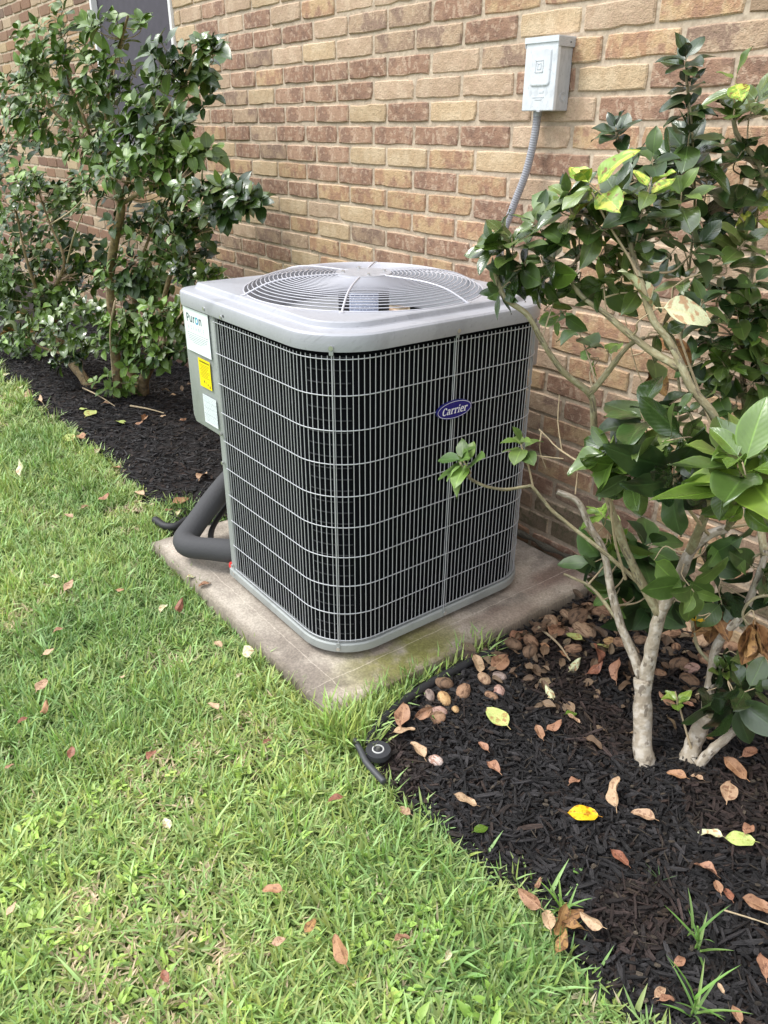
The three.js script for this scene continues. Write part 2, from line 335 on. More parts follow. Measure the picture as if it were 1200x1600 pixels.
// ---------------------------------------------------------------- concrete pad
{
  const map = tex(1024, 1024, (u, v) => {
    const x = -0.645 + u * 1.2, z = 1.17 - v * 1.13;      // metres in the scene
    let c = mix3([150, 140, 128], [182, 172, 158], sstep(0.3, 0.7, fbm(u * 9, v * 9, 21, 5)));
    c = mix3(c, [122, 112, 102], 0.75 * sstep(0.48, 0.66, fbm(u * 4 + 3, v * 4, 22, 5)));
    c = mix3(c, [204, 190, 174], 0.6 * sstep(0.56, 0.7, fbm(u * 7 + 3, v * 5 + 8, 24, 4)));
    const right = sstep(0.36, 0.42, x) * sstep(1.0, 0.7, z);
    c = mix3(c, [126, 104, 92], right * 0.8 * sstep(0.35, 0.6, fbm(u * 5, v * 5, 29, 3)));  // brown stain, deepened to stand in for the unit's contact shadow
    c = mix3(c, [198, 184, 166], sstep(0.45, 0.5, x + 0.03 * (fbm(u * 8, v * 8, 31, 3) - 0.5)) * sstep(0.95, 0.75, z) * 0.55);
    const moss = sstep(0.24, 0.02, Math.hypot(x - 0.49, (z - 0.83) * 0.75)) * sstep(0.3, 0.6, fbm(u * 14, v * 14, 33, 4));
    c = mix3(c, [112, 112, 52], 0.85 * moss);
    if (Math.abs(x - 0.44 + 0.004 * noise(z * 30, 0, 3)) < 0.0016 || Math.abs(z - 1.085 + 0.004 * noise(x * 30, 1, 3)) < 0.0014) c = mix3(c, [214, 202, 186], 0.45);
    const edge = Math.min(x + 0.645, 0.555 - x, 1.17 - z);
    c = mix3(c, [96, 88, 74], 0.55 * sstep(0.035, 0.0, edge + 0.02 * (fbm(u * 20, v * 20, 36, 3) - 0.5)));
    const g = 0.9 + 0.2 * noise(u * 300, v * 300, 37) - (noise(u * 160, v * 160, 39) > 0.94 ? 0.14 : 0) + (noise(u * 190, v * 190, 41) > 0.95 ? 0.1 : 0);
    return c.map((q) => q * g);
  }, { repeat: false });
  const bump = tex(512, 512, (u, v) => { const k = 255 * (0.5 * noise(u * 160, v * 160, 3, 160, 160) + 0.3 * noise(u * 40, v * 40, 5, 40, 40) + 0.2 * noise(u * 9, v * 9, 6, 9, 9)); return [k, k, k]; }, { srgb: false });
  const W = 1.2, D = 1.13, pos = [], uv = [], idx = [], loop = [];
  const per = []; const n = 40;
  for (let i = 0; i < n; i++) per.push([i / n, 0]); for (let i = 0; i < n; i++) per.push([1, i / n]); for (let i = 0; i < n; i++) per.push([1 - i / n, 1]); for (let i = 0; i < n; i++) per.push([0, 1 - i / n]);
  const ring = (inset, y, jit) => per.map(([a, b], i) => {
    const e = 1 + 0; const ox = a === 0 ? 1 : a === 1 ? -1 : 0, oz = b === 0 ? -1 : b === 1 ? 1 : 0, q = inset + jit * hash(i, 3, 8);
    const f = inset > 0.03 ? 1 - inset * 2 / W : 1; return [-0.645 + W / 2 + ((a - 0.5) * W + (f < 1 ? 0 : ox * q)) * f, y - jit * 0.4 * hash(i, 5, 8), 1.17 - D / 2 + ((0.5 - b) * D + (f < 1 ? 0 : oz * q)) * f];
  });
  const rings = [ring(0.0, -0.12, 0.004), ring(0.0, -0.012, 0.004), ring(0.004, -0.003, 0.004), ring(0.012, 0, 0.003), ring(0.05, 0, 0)];
  for (const r of rings) for (const p of r) { pos.push(...p); uv.push((p[0] + 0.645) / W, (1.17 - p[2]) / D); }
  const N = per.length;
  for (let k = 0; k < rings.length - 1; k++) for (let i = 0; i < N; i++) { const a = k * N + i, b = k * N + (i + 1) % N, c = a + N, d = b + N; idx.push(a, b, c, b, d, c); }
  const c0 = pos.length / 3; pos.push(-0.645 + W / 2, 0, 1.17 - D / 2); uv.push(0.5, 0.5);
  for (let i = 0; i < N; i++) idx.push(4 * N + i, 4 * N + (i + 1) % N, c0);
  const g = geoFrom(pos, idx, uv);
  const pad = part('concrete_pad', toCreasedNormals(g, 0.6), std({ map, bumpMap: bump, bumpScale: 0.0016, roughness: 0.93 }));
  const t = thing('concrete_pad', 'weathered square concrete pad with moss stain under the cooling unit', 'concrete pad', [0, 0, 0]);
  pad.name = 'slab'; t.add(pad);
}

// ---------------------------------------------------------------- cooling unit
const UZ = 0.6431, HH = 0.4068;
const unit = thing('air_conditioner', 'grey outdoor air conditioning unit with black wire grille on the concrete pad', 'air conditioner', [0, 0, UZ]);
const paint = tex(256, 256, (u, v) => { const k = 236 + 10 * (noise(u * 4, v * 4, 3, 4, 4) - 0.5) + 7 * (noise(u * 120, v * 120, 5, 120, 120) - 0.5) - 16 * sstep(0.52, 0.75, fbm(u * 6, v * 6, 9, 5)) - (noise(u * 60, v * 60, 31, 60, 60) > 0.9 ? 14 : 0); return [k, k, k]; });
const paintBump = tex(256, 256, (u, v) => { const k = 255 * noise(u * 128, v * 128, 3, 128, 128); return [k, k, k]; }, { srgb: false });
paint.repeat.set(2, 2); paintBump.repeat.set(6, 6);
const M = {
  body: std({ color: lin(0.4, 0.425, 0.41), map: paint, bumpMap: paintBump, bumpScale: 0.0002, roughness: 0.42, metalness: 0.05 }),
  top: std({ color: lin(0.46, 0.468, 0.505), map: paint, bumpMap: paintBump, bumpScale: 0.0003, roughness: 0.36, metalness: 0.05 }),  // cover grey lightened and blued, sky reflection put into the colour
  wire: std({ color: lin(0.5, 0.51, 0.53), roughness: 0.4, metalness: 0.1 }),
  ring: std({ color: lin(0.52, 0.52, 0.56), roughness: 0.38, metalness: 0.1 }),
  coil: new THREE.MeshPhysicalMaterial({ color: lin(0.004, 0.0045, 0.006), roughness: 0.9, specularIntensity: 0.15 }),
  tubes: std({ color: lin(0.02, 0.022, 0.025), roughness: 0.6 }),
  screw: std({ color: lin(0.62, 0.62, 0.6), roughness: 0.3, metalness: 0.8 }),
  black: std({ color: lin(0.02, 0.02, 0.022), roughness: 0.55 }),
  foam: std({ color: lin(0.055, 0.055, 0.058), roughness: 0.78, bumpMap: soilBump, bumpScale: 0.0006 }),
  plast: std({ color: lin(0.022, 0.022, 0.024), roughness: 0.6 }),
  galv: std({ color: lin(0.4, 0.41, 0.43), roughness: 0.45, metalness: 0.35 }),
};
// outline with filleted corners -> points and outward normals (x, z plane, given counter-clockwise seen from below)
function fillet(pts, closed, seg = 10, sideSeg = 8) {
  const out = [], n = pts.length;
  const at = (i) => pts[(i + n) % n];
  for (let i = 0; i < n; i++) {
    const [x, z, r = 0] = at(i);
    if (!closed && (i === 0 || i === n - 1)) { out.push({ x, z }); continue; }
    const a = at(i - 1), b = at(i + 1);
    const d1 = new THREE.Vector2(a[0] - x, a[1] - z).normalize(), d2 = new THREE.Vector2(b[0] - x, b[1] - z).normalize();
    if (!r) { out.push({ x, z }); continue; }
    const half = Math.acos(Math.max(-1, Math.min(1, d1.dot(d2)))) / 2, L = r / Math.tan(half);
    const c = new THREE.Vector2(x, z).addScaledVector(d1.clone().add(d2).normalize(), r / Math.sin(half));
    const s = new THREE.Vector2(x, z).addScaledVector(d1, L).sub(c), e = new THREE.Vector2(x, z).addScaledVector(d2, L).sub(c);
    let a0 = Math.atan2(s.y, s.x), a1 = Math.atan2(e.y, e.x); if (a1 - a0 > Math.PI) a1 -= 2 * Math.PI; if (a1 - a0 < -Math.PI) a1 += 2 * Math.PI;
    for (let k = 0; k <= seg; k++) { const t = a0 + (a1 - a0) * k / seg; out.push({ x: c.x + r * Math.cos(t), z: c.y + r * Math.sin(t) }); }
  }
  const fin = [];
  for (let i = 0; i < out.length; i++) {
    fin.push(out[i]); const q = out[i + 1] ?? (closed ? out[0] : null); if (!q) continue;
    const d = Math.hypot(q.x - out[i].x, q.z - out[i].z); if (d > 0.06) for (let k = 1; k < sideSeg; k++) fin.push({ x: out[i].x + (q.x - out[i].x) * k / sideSeg, z: out[i].z + (q.z - out[i].z) * k / sideSeg });
  }
  const m = fin.length;
  fin.forEach((p, i) => { const a = fin[i - 1] ?? (closed ? fin[m - 1] : p), b = fin[i + 1] ?? (closed ? fin[0] : p); const tx = b.x - a.x, tz = b.z - a.z, l = Math.hypot(tx, tz); p.nx = -tz / l; p.nz = tx / l; });
  return fin;
}
const orient = (f) => { let s = 0; for (const p of f) s += p.x * p.nx + p.z * p.nz; if (s < 0) for (const p of f) { p.nx *= -1; p.nz *= -1; } return f; };
const offs = (f, d, y) => f.map((p) => V(p.x + p.nx * d, y, p.z + p.nz * d));
const GX = -0.178;
const grillePath = orient(fillet([[GX, HH], [HH, HH, 0.15], [HH, -HH, 0.15], [-0.26, -HH]], false, 14, 12));
const along = (f) => { const L = [0]; for (let i = 1; i < f.length; i++) L.push(L[i - 1] + Math.hypot(f[i].x - f[i - 1].x, f[i].z - f[i - 1].z)); return { L, total: L[L.length - 1], at: (s) => { let i = 1; while (i < L.length - 1 && L[i] < s) i++; const t = (s - L[i - 1]) / (L[i] - L[i - 1]), a = f[i - 1], b = f[i]; return { x: a.x + (b.x - a.x) * t, z: a.z + (b.z - a.z) * t, nx: a.nx + (b.nx - a.nx) * t, nz: a.nz + (b.nz - a.nz) * t }; } }; };
const gp = along(grillePath);
const TOPY = 0.91, BOTY = 0.05;
// base pan with a notch where the pipes enter
{
  const f = orient(fillet([[-0.212, HH], [HH, HH, 0.15], [HH, -HH, 0.15], [-HH, -HH, 0.1], [-HH, 0.22, 0.02], [-0.23, 0.37, 0.03]], true, 12, 8));
  part('base_pan', toCreasedNormals(skin([offs(f, -0.03, 0.021), offs(f, 0.002, 0.019), offs(f, 0.007, 0.022), offs(f, 0.008, 0.03), offs(f, 0.007, 0.046), offs(f, 0.003, 0.05), offs(f, -0.02, 0.05), offs(f, -0.05, 0.03), f.map(() => V(0, 0.03, 0))]), 0.6), M.body, unit);
  for (const [x, z] of [[0.25, 0.25], [0.25, -0.25], [-0.25, -0.25], [-0.12, 0.28]]) part('foot', new THREE.CylinderGeometry(0.03, 0.03, 0.024, 12).translate(x, 0.011, z), M.black, unit);
}
// coil and its tubes behind the grille
const coilPath = orient(fillet([[GX - 0.028, HH], [HH, HH, 0.15], [HH, -HH, 0.15], [-0.26, -HH]], false, 14, 12));
part('coil', skin([offs(coilPath, -0.012, 0.04), offs(coilPath, -0.012, 0.935)], false), M.coil, unit).material.side = THREE.DoubleSide;
{
  const arcs = []; const s0 = 0.47, s1 = 0.6;
  for (let k = 0; k < 26; k++) { const pts = []; for (let i = 0; i <= 8; i++) { const p = gp.at(s0 + (s1 - s0) * i / 8); pts.push(V(p.x - p.nx * 0.0105, 0.075 + k * 0.0325, p.z - p.nz * 0.0105)); } arcs.push(tube(pts, () => 0.0017, 10, 5)); }
  arcs.forEach((g) => part('coil_tube', g, M.tubes, unit));
}
// wire grille
{
  const grille = grp('wire_grille', unit);
  const vg = new THREE.CylinderGeometry(0.00125, 0.00125, TOPY - BOTY - 0.02, 6, 1), thick = new THREE.CylinderGeometry(0.00165, 0.00165, TOPY - BOTY + 0.004, 8, 1);
  const yc = (TOPY + BOTY) / 2;
  const sp = 0.0153, N = Math.floor((gp.total - 0.006) / sp);
  for (let i = 0; i <= N; i++) { const p = gp.at(0.006 + i * sp), m = part('upright_wire', vg, M.wire, grille); m.position.set(p.x, yc - 0.006 + (hash(i, 2, 2) - 0.5) * 0.002, p.z); m.rotation.set((hash(i, 3, 2) - 0.5) * 0.0034, 0, (hash(i, 4, 2) - 0.5) * 0.0034); }
  for (let k = 0; k < 10; k++) {
    const y = 0.06 + k * 0.0918, pts = []; for (let i = 0; i <= 60; i++) { const p = gp.at(gp.total * i / 60); pts.push(V(p.x + p.nx * 0.0022, y, p.z + p.nz * 0.0022)); }
    part('cross_wire', tube(pts, () => 0.0014, 90, 6), M.wire, grille);
  }
  const sc = HH - 0.15 - GX + 0.15 * Math.PI / 4, sr = HH - 0.15 - GX + 0.15 * Math.PI / 2 + HH - 0.15;
  for (const s of [sc, sr]) {
    const p = gp.at(s), m = part('upright_rod', thick, M.wire, grille); m.position.set(p.x + p.nx * 0.004, yc, p.z + p.nz * 0.004);
    for (const y of [TOPY + 0.006, 0.036]) { const g = new THREE.CylinderGeometry(0.0058, 0.0058, 0.005, 10).rotateX(Math.PI / 2), q = part('screw', g, M.screw, unit); q.position.set(p.x + p.nx * 0.0115, y, p.z + p.nz * 0.0115); q.rotation.y = Math.atan2(p.nx, p.nz); const tb = part('clip', box(0.011, 0.022, 0.0025, 0, y > 0.5 ? -0.008 : 0.008, -0.002, 0.001), M.body, unit); tb.position.copy(q.position); tb.rotation.y = q.rotation.y; }
  }
}
// top cover with its round opening
{
  const f = orient(fillet([[-HH, HH, 0.05], [HH, HH, 0.16], [HH, -HH, 0.16], [-HH, -HH, 0.1]], true, 14, 14));
  const N = f.length, circ = (r, y) => f.map((p) => { const a = Math.atan2(p.z, p.x); return V(Math.cos(a) * r, y, Math.sin(a) * r); });
  const mid = (d, y, r, t) => { const a = offs(f, d, y), b = circ(r, y); return a.map((p, i) => p.clone().lerp(b[i], t)); };
  const loops = [offs(f, 0.006, 0.935), offs(f, 0.0085, 0.905), offs(f, 0.0115, 0.905), offs(f, 0.0125, 0.912), offs(f, 0.0125, 0.938), offs(f, 0.0105, 0.944), offs(f, 0.005, 0.9485), offs(f, -0.004, 0.95), offs(f, -0.033, 0.9505), offs(f, -0.036, 0.953), offs(f, -0.041, 0.964), offs(f, -0.0445, 0.9665), offs(f, -0.053, 0.967), mid(-0.053, 0.967, 0.36, 0.5), circ(0.357, 0.967), circ(0.35, 0.965), circ(0.346, 0.955), circ(0.342, 0.93), circ(0.336, 0.85)];
  for (const k of [11, 12, 13]) for (let i = 0; i < N; i++) { const p = loops[k][i], r = Math.hypot(p.x, p.z); if (r < 0.359) { p.x *= 0.359 / r; p.z *= 0.359 / r; } }
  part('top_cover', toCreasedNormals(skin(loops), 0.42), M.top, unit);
  for (const [x, z] of [[-0.29, HH + 0.0145], [-0.185, HH + 0.0145]]) { const q = part('screw', new THREE.CylinderGeometry(0.0048, 0.0048, 0.004, 10).rotateX(Math.PI / 2), M.screw, unit); q.position.set(x + 0.08, 0.913 + (x < -0.2 ? 0.006 : 0), z - 0.001); }
  part('bolt_hole', new THREE.CylinderGeometry(0.004, 0.004, 0.002, 10).rotateX(Math.PI / 2).translate(-0.09, 0.918, HH + 0.0125), M.black, unit);
}
// fan guard
{
  const guard = grp('fan_guard', unit), R = 0.352;
  const yy = (r) => 0.967 + 0.04 * (1 - Math.pow(r / R, 5.5));
  for (let k = 0; k < 23; k++) { const r = 0.078 + k * (R - 0.078) / 22; part('guard_ring', new THREE.TorusGeometry(r, k === 22 ? 0.0024 : 0.0015, 5, 84).rotateX(Math.PI / 2).translate(0, yy(r), 0), M.ring, guard); }
  for (let k = 0; k < 6; k++) {
    const a = 0.79 + k * Math.PI / 3, pts = []; for (let i = 0; i <= 10; i++) { const r = 0.06 + (R + 0.012 - 0.06) * i / 10; pts.push(V(Math.cos(a) * r, yy(Math.min(r, R)) + 0.0012 - (i === 10 ? 0.003 : 0), Math.sin(a) * r)); }
    part('guard_rib', tube(pts, () => 0.0032, 20, 6), M.ring, guard);
    const e = pts[10]; part('guard_clip', new THREE.CylinderGeometry(0.007, 0.008, 0.006, 10).translate(e.x, 0.966, e.z), M.ring, guard);
  }
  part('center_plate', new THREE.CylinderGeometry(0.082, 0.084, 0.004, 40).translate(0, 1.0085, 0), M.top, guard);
  for (let k = 0; k < 4; k++) { const a = 0.4 + k * Math.PI / 2; part('bolt', new THREE.CylinderGeometry(0.0055, 0.0055, 0.007, 6).translate(Math.cos(a) * 0.062, 1.013, Math.sin(a) * 0.062), M.screw, guard); }
}
// motor and fan
{
  const motor = part('fan_motor', new THREE.CylinderGeometry(0.076, 0.076, 0.12, 32).translate(0, 0.93, 0), M.black, unit);
  const lab = canvasTex(256, 144, (c, w, h) => { c.fillStyle = '#d4dcf0'; c.fillRect(0, 0, w, h); c.fillStyle = '#7d86a4'; for (let r = 0; r < 6; r++) for (let x = 14; x < w - 20;) { const l = 14 + ((x * 7 + r * 31) % 40); c.fillRect(x, 18 + r * 20, l, r === 0 ? 9 : 5); x += l + 9; } });
  part('motor_label', new THREE.CylinderGeometry(0.0772, 0.0772, 0.058, 20, 1, true, 0.94 - 0.58, 1.16).translate(0, 0.935, 0), std({ map: lab, roughness: 0.5 }), motor);
  const fan = grp('fan', unit);
  part('hub', new THREE.CylinderGeometry(0.07, 0.07, 0.04, 28).translate(0, 0.86, 0), M.body, fan);
  for (let b = 0; b < 3; b++) {
    const pos = [], idx = [], uv = [], n = 8, m = 8;
    for (let i = 0; i <= n; i++) for (let j = 0; j <= m; j++) { const r = 0.065 + (0.325 - 0.065) * i / n, wdt = 0.75 + 0.35 * i / n, a = b * 2 * Math.PI / 3 + 0.5 + (j / m - 0.5) * wdt * 1.5 + 0.25 * i / n; pos.push(Math.cos(a) * r, 0.86 + (j / m - 0.5) * 0.075 * (1 - 0.3 * i / n) + 0.012 * Math.sin(j / m * Math.PI), Math.sin(a) * r); uv.push(i / n, j / m); }
    for (let i = 0; i < n; i++) for (let j = 0; j < m; j++) { const a = i * (m + 1) + j, c = a + m + 1; idx.push(a, c, a + 1, a + 1, c, c + 1); }
    part('fan_blade', geoFrom(pos, idx, uv), std({ color: lin(0.36, 0.37, 0.38), roughness: 0.4, metalness: 0.2, side: THREE.DoubleSide }), fan);
  }
}
// control corner: panel, post, labels
{
  const z = HH;
  const panel = part('service_panel', toCreasedNormals(mergeGeometries([
    new THREE.ExtrudeGeometry((() => { const s = new THREE.Shape(); s.moveTo(-0.388, 0.912); s.lineTo(-0.388, 0.548); s.lineTo(-0.376, 0.53); s.lineTo(-0.182, 0.53); s.lineTo(-0.182, 0.912); return s; })(), { depth: 0.14, bevelEnabled: true, bevelSize: 0.004, bevelThickness: 0.004, bevelSegments: 2 }).translate(0, 0, z - 0.144)]), 0.5), M.body, unit);
  part('corner_post', box(0.032, 0.862, 0.03, -0.196, 0.479, z - 0.016, 0.003), M.body, unit);
  part('recess_wall', box(0.004, 0.52, 0.26, 0, 0, 0).rotateY(0.98).translate(-0.3, 0.3, 0.28), M.body, unit);
  const prt = (name, x0, x1, y0, y1, t, lab) => part(name, new THREE.PlaneGeometry(x1 - x0, y1 - y0).translate((x0 + x1) / 2, (y0 + y1) / 2, z + 0.0052), std({ map: t, roughness: 0.42 }), panel, lab);
  prt('maker_label', -0.372, -0.206, 0.768, 0.9, canvasTex(512, 408, (c, w, h) => {
    c.fillStyle = '#e9f0f2'; c.fillRect(0, 0, w, h);
    c.font = 'bold 112px sans-serif'; c.fillStyle = '#2b4450'; c.textBaseline = 'alphabetic'; c.fillText('Pur', 46, 128); const a = 46 + c.measureText('Pur').width;
    c.strokeStyle = '#2d8fc0'; c.lineWidth = 17; c.beginPath(); c.arc(a + 36, 98, 27, 0, 7); c.stroke(); c.strokeStyle = '#35b0a8'; c.beginPath(); c.arc(a + 36, 98, 27, 2.4, 4.4); c.stroke();
    c.fillText('n', a + 74, 128);
    c.font = '52px sans-serif'; c.fillStyle = '#8a999f'; 'ADVANCE'.split('').forEach((ch, i) => c.fillText(ch, 70 + i * 52, 196));
    c.fillStyle = '#54636b'; [[40, 228, 430], [40, 248, 430], [60, 264, 380], [60, 280, 390], [90, 296, 300], [150, 312, 180]].forEach(([x, y, l]) => { for (let q = x; q < x + l; q += 22) c.fillRect(q, y, 16, 5); });
  }), 'white label with dark and blue lettering');
  prt('notice_sticker', -0.302, -0.222, 0.667, 0.757, canvasTex(256, 320, (c, w, h) => {
    c.fillStyle = '#f2dc10'; c.fillRect(0, 0, w, h); c.fillStyle = '#2c2a10'; for (let x = 30; x < 220; x += 26) c.fillRect(x, 26, 20, 18);
    c.fillStyle = '#6a5f14'; for (let r = 0; r < 9; r++) for (let x = 28 + (r % 3) * 14; x < 225 - (r % 4) * 16; x += 19) c.fillRect(x, 66 + r * 17, 13, 6);
    c.fillStyle = '#3c2a30'; [[90, 240, 24], [128, 250, 16], [170, 262, 20], [208, 276, 26]].forEach(([x, y, s]) => c.fillRect(x, y, s * 0.7, s));
  }), 'yellow notice sticker with dark print');
  prt('data_plate', -0.294, -0.203, 0.55, 0.643, canvasTex(256, 300, (c, w, h) => {
    c.fillStyle = '#dfe6ea'; c.fillRect(0, 0, w, h); c.fillStyle = '#8a979e'; for (let r = 0; r < 18; r++) for (let x = 14 + (r % 3) * 8; x < 240;) { const l = 8 + ((x * 5 + r * 13) % 26); c.fillRect(x, 14 + r * 15, l, 4); x += l + 8; }
    c.strokeStyle = '#97a3aa'; c.lineWidth = 2; [70, 130, 200].forEach((y) => { c.beginPath(); c.moveTo(10, y); c.lineTo(246, y); c.stroke(); });
  }), 'white data plate with rows of grey print');
  for (const [x, y] of [[-0.19, 0.538], [-0.196, 0.44], [-0.196, 0.065], [-0.184, 0.04]]) part('screw', new THREE.CylinderGeometry(0.0055, 0.0055, 0.005, 10).rotateX(Math.PI / 2).translate(x, y, z + 0.006), M.screw, unit);
  part('conduit_stub', tube([[-0.226, 0.54, z - 0.03], [-0.226, 0.5, z - 0.03], [-0.222, 0.44, z - 0.03], [-0.205, 0.38, z - 0.045], [-0.19, 0.33, z - 0.06]], () => 0.013, 20, 8), M.body, unit);
  part('valve_cap', new THREE.CylinderGeometry(0.011, 0.011, 0.024, 12).rotateX(1.2).translate(-0.222, 0.05, z - 0.012), std({ color: lin(0.55, 0.03, 0.03), roughness: 0.4 }), unit, 'small red valve cap');
  part('rear_cover', toCreasedNormals(mergeGeometries([box(0.1, 0.14, 0.07, 0.228, 0.785, -HH - 0.041, 0.006), box(0.08, 0.016, 0.05, 0.222, 0.706, -HH - 0.041, 0.003)]), 0.5), M.galv, unit);
}
// oval badge
{
  const b = part('badge', new THREE.CylinderGeometry(1, 1, 0.006, 56).rotateZ(-Math.PI / 2).scale(1, 0.026, 0.064).translate(HH + 0.008, 0.7005, 0.0), std({ color: lin(0.012, 0.012, 0.16), roughness: 0.3 }), unit, 'oval navy blue badge with white lettering');
  const t = canvasTex(768, 320, (c, w, h) => {
    c.fillStyle = '#1b1b78'; c.fillRect(0, 0, w, h); c.strokeStyle = '#e8e8f4'; c.lineWidth = 9; c.beginPath(); c.ellipse(w / 2, h / 2, w / 2 - 16, h / 2 - 14, 0, 0, 7); c.stroke();
    c.fillStyle = '#f2f2fa'; c.textAlign = 'center'; c.textBaseline = 'middle'; c.font = 'italic bold 178px serif'; c.fillText('Carrier', w / 2 - 6, h / 2 + 6, 560);
  });
  part('badge_face', new THREE.CircleGeometry(1, 56).rotateY(Math.PI / 2).scale(1, 0.0255, 0.0635).translate(HH + 0.0113, 0.7005, 0), std({ map: t, roughness: 0.25 }), b);
}

// ---------------------------------------------------------------- insulated pipe at the pad corner
{
  const p = thing('insulated_pipe', 'thick black foam covered pipe bending into the unit at the pad corner', 'pipe', [0, 0, 0]);
  part('foam_sleeve', tube([[-0.225, 0.078, 0.985], [-0.3, 0.076, 1.045], [-0.375, 0.07, 1.1], [-0.418, 0.068, 1.115], [-0.452, 0.073, 1.108], [-0.478, 0.086, 1.072], [-0.545, 0.13, 0.96], [-0.61, 0.185, 0.83], [-0.68, 0.22, 0.66], [-0.72, 0.24, 0.4], [-0.72, 0.24, 0.1], [-0.72, 0.24, 0.0]], (t) => 0.0405 + 0.0012 * Math.sin(t * 44), 90, 18, 4), M.foam, p);
  part('seam', tube([[-0.478, 0.109, 1.1], [-0.53, 0.152, 0.997], [-0.6, 0.208, 0.865], [-0.66, 0.25, 0.7]], () => 0.0016, 20, 5), std({ color: lin(0.12, 0.1, 0.06), roughness: 0.8 }), p);
  part('liquid_line', tube([[-0.225, 0.05, 0.955], [-0.34, 0.045, 1.0], [-0.42, 0.045, 1.02], [-0.52, 0.06, 0.96], [-0.62, 0.11, 0.8], [-0.69, 0.15, 0.6], [-0.69, 0.15, 0.0]], () => 0.011, 50, 8), M.plast, p);
}
// landscape edging
{
  const a = tag(part('landscape_edging', tube(EDGE1.map((p) => [p[0], p[1], p[2]]), () => 0.0125, 60, 9), M.plast), 'black plastic edging curving from the pad to the sprinkler head', 'garden edging'); a.name = numbered('landscape_edging'); scene.add(a);
  const b = tag(part('e', tube(EDGE2, () => 0.0085, 40, 8), std({ color: lin(0.055, 0.057, 0.06), roughness: 0.5 })), 'dark grey edging strip running into the grass past the sprinkler head', 'garden edging'); b.name = numbered('landscape_edging'); scene.add(b);
  const c = tag(part('e', tube(EDGE3, () => 0.015, 40, 8), M.plast), 'black edging end beside the insulated pipe elbow', 'garden edging'); c.name = numbered('landscape_edging'); scene.add(c);
}
{
  const P = [0.739,0.005,1.148], s = thing('sprinkler_head', 'flat black pop-up sprinkler head with pale ring at the edging bend', 'sprinkler', P);
  part('cap', new THREE.CylinderGeometry(0.031, 0.0325, 0.014, 36).translate(0, -0.004, 0), std({ color: lin(0.035, 0.036, 0.04), roughness: 0.5 }), s);
  part('body', new THREE.CylinderGeometry(0.021, 0.021, 0.06, 20).translate(0, -0.04, 0), M.plast, s);
  part('ring', new THREE.TorusGeometry(0.0135, 0.002, 6, 28).rotateX(Math.PI / 2).translate(0, 0.0035, 0), std({ color: lin(0.5, 0.5, 0.48), roughness: 0.6 }), s);
  part('nozzle', new THREE.CylinderGeometry(0.0045, 0.006, 0.008, 12).translate(0, 0.006, 0), std({ color: lin(0.1, 0.1, 0.09), roughness: 0.6 }), s);
}

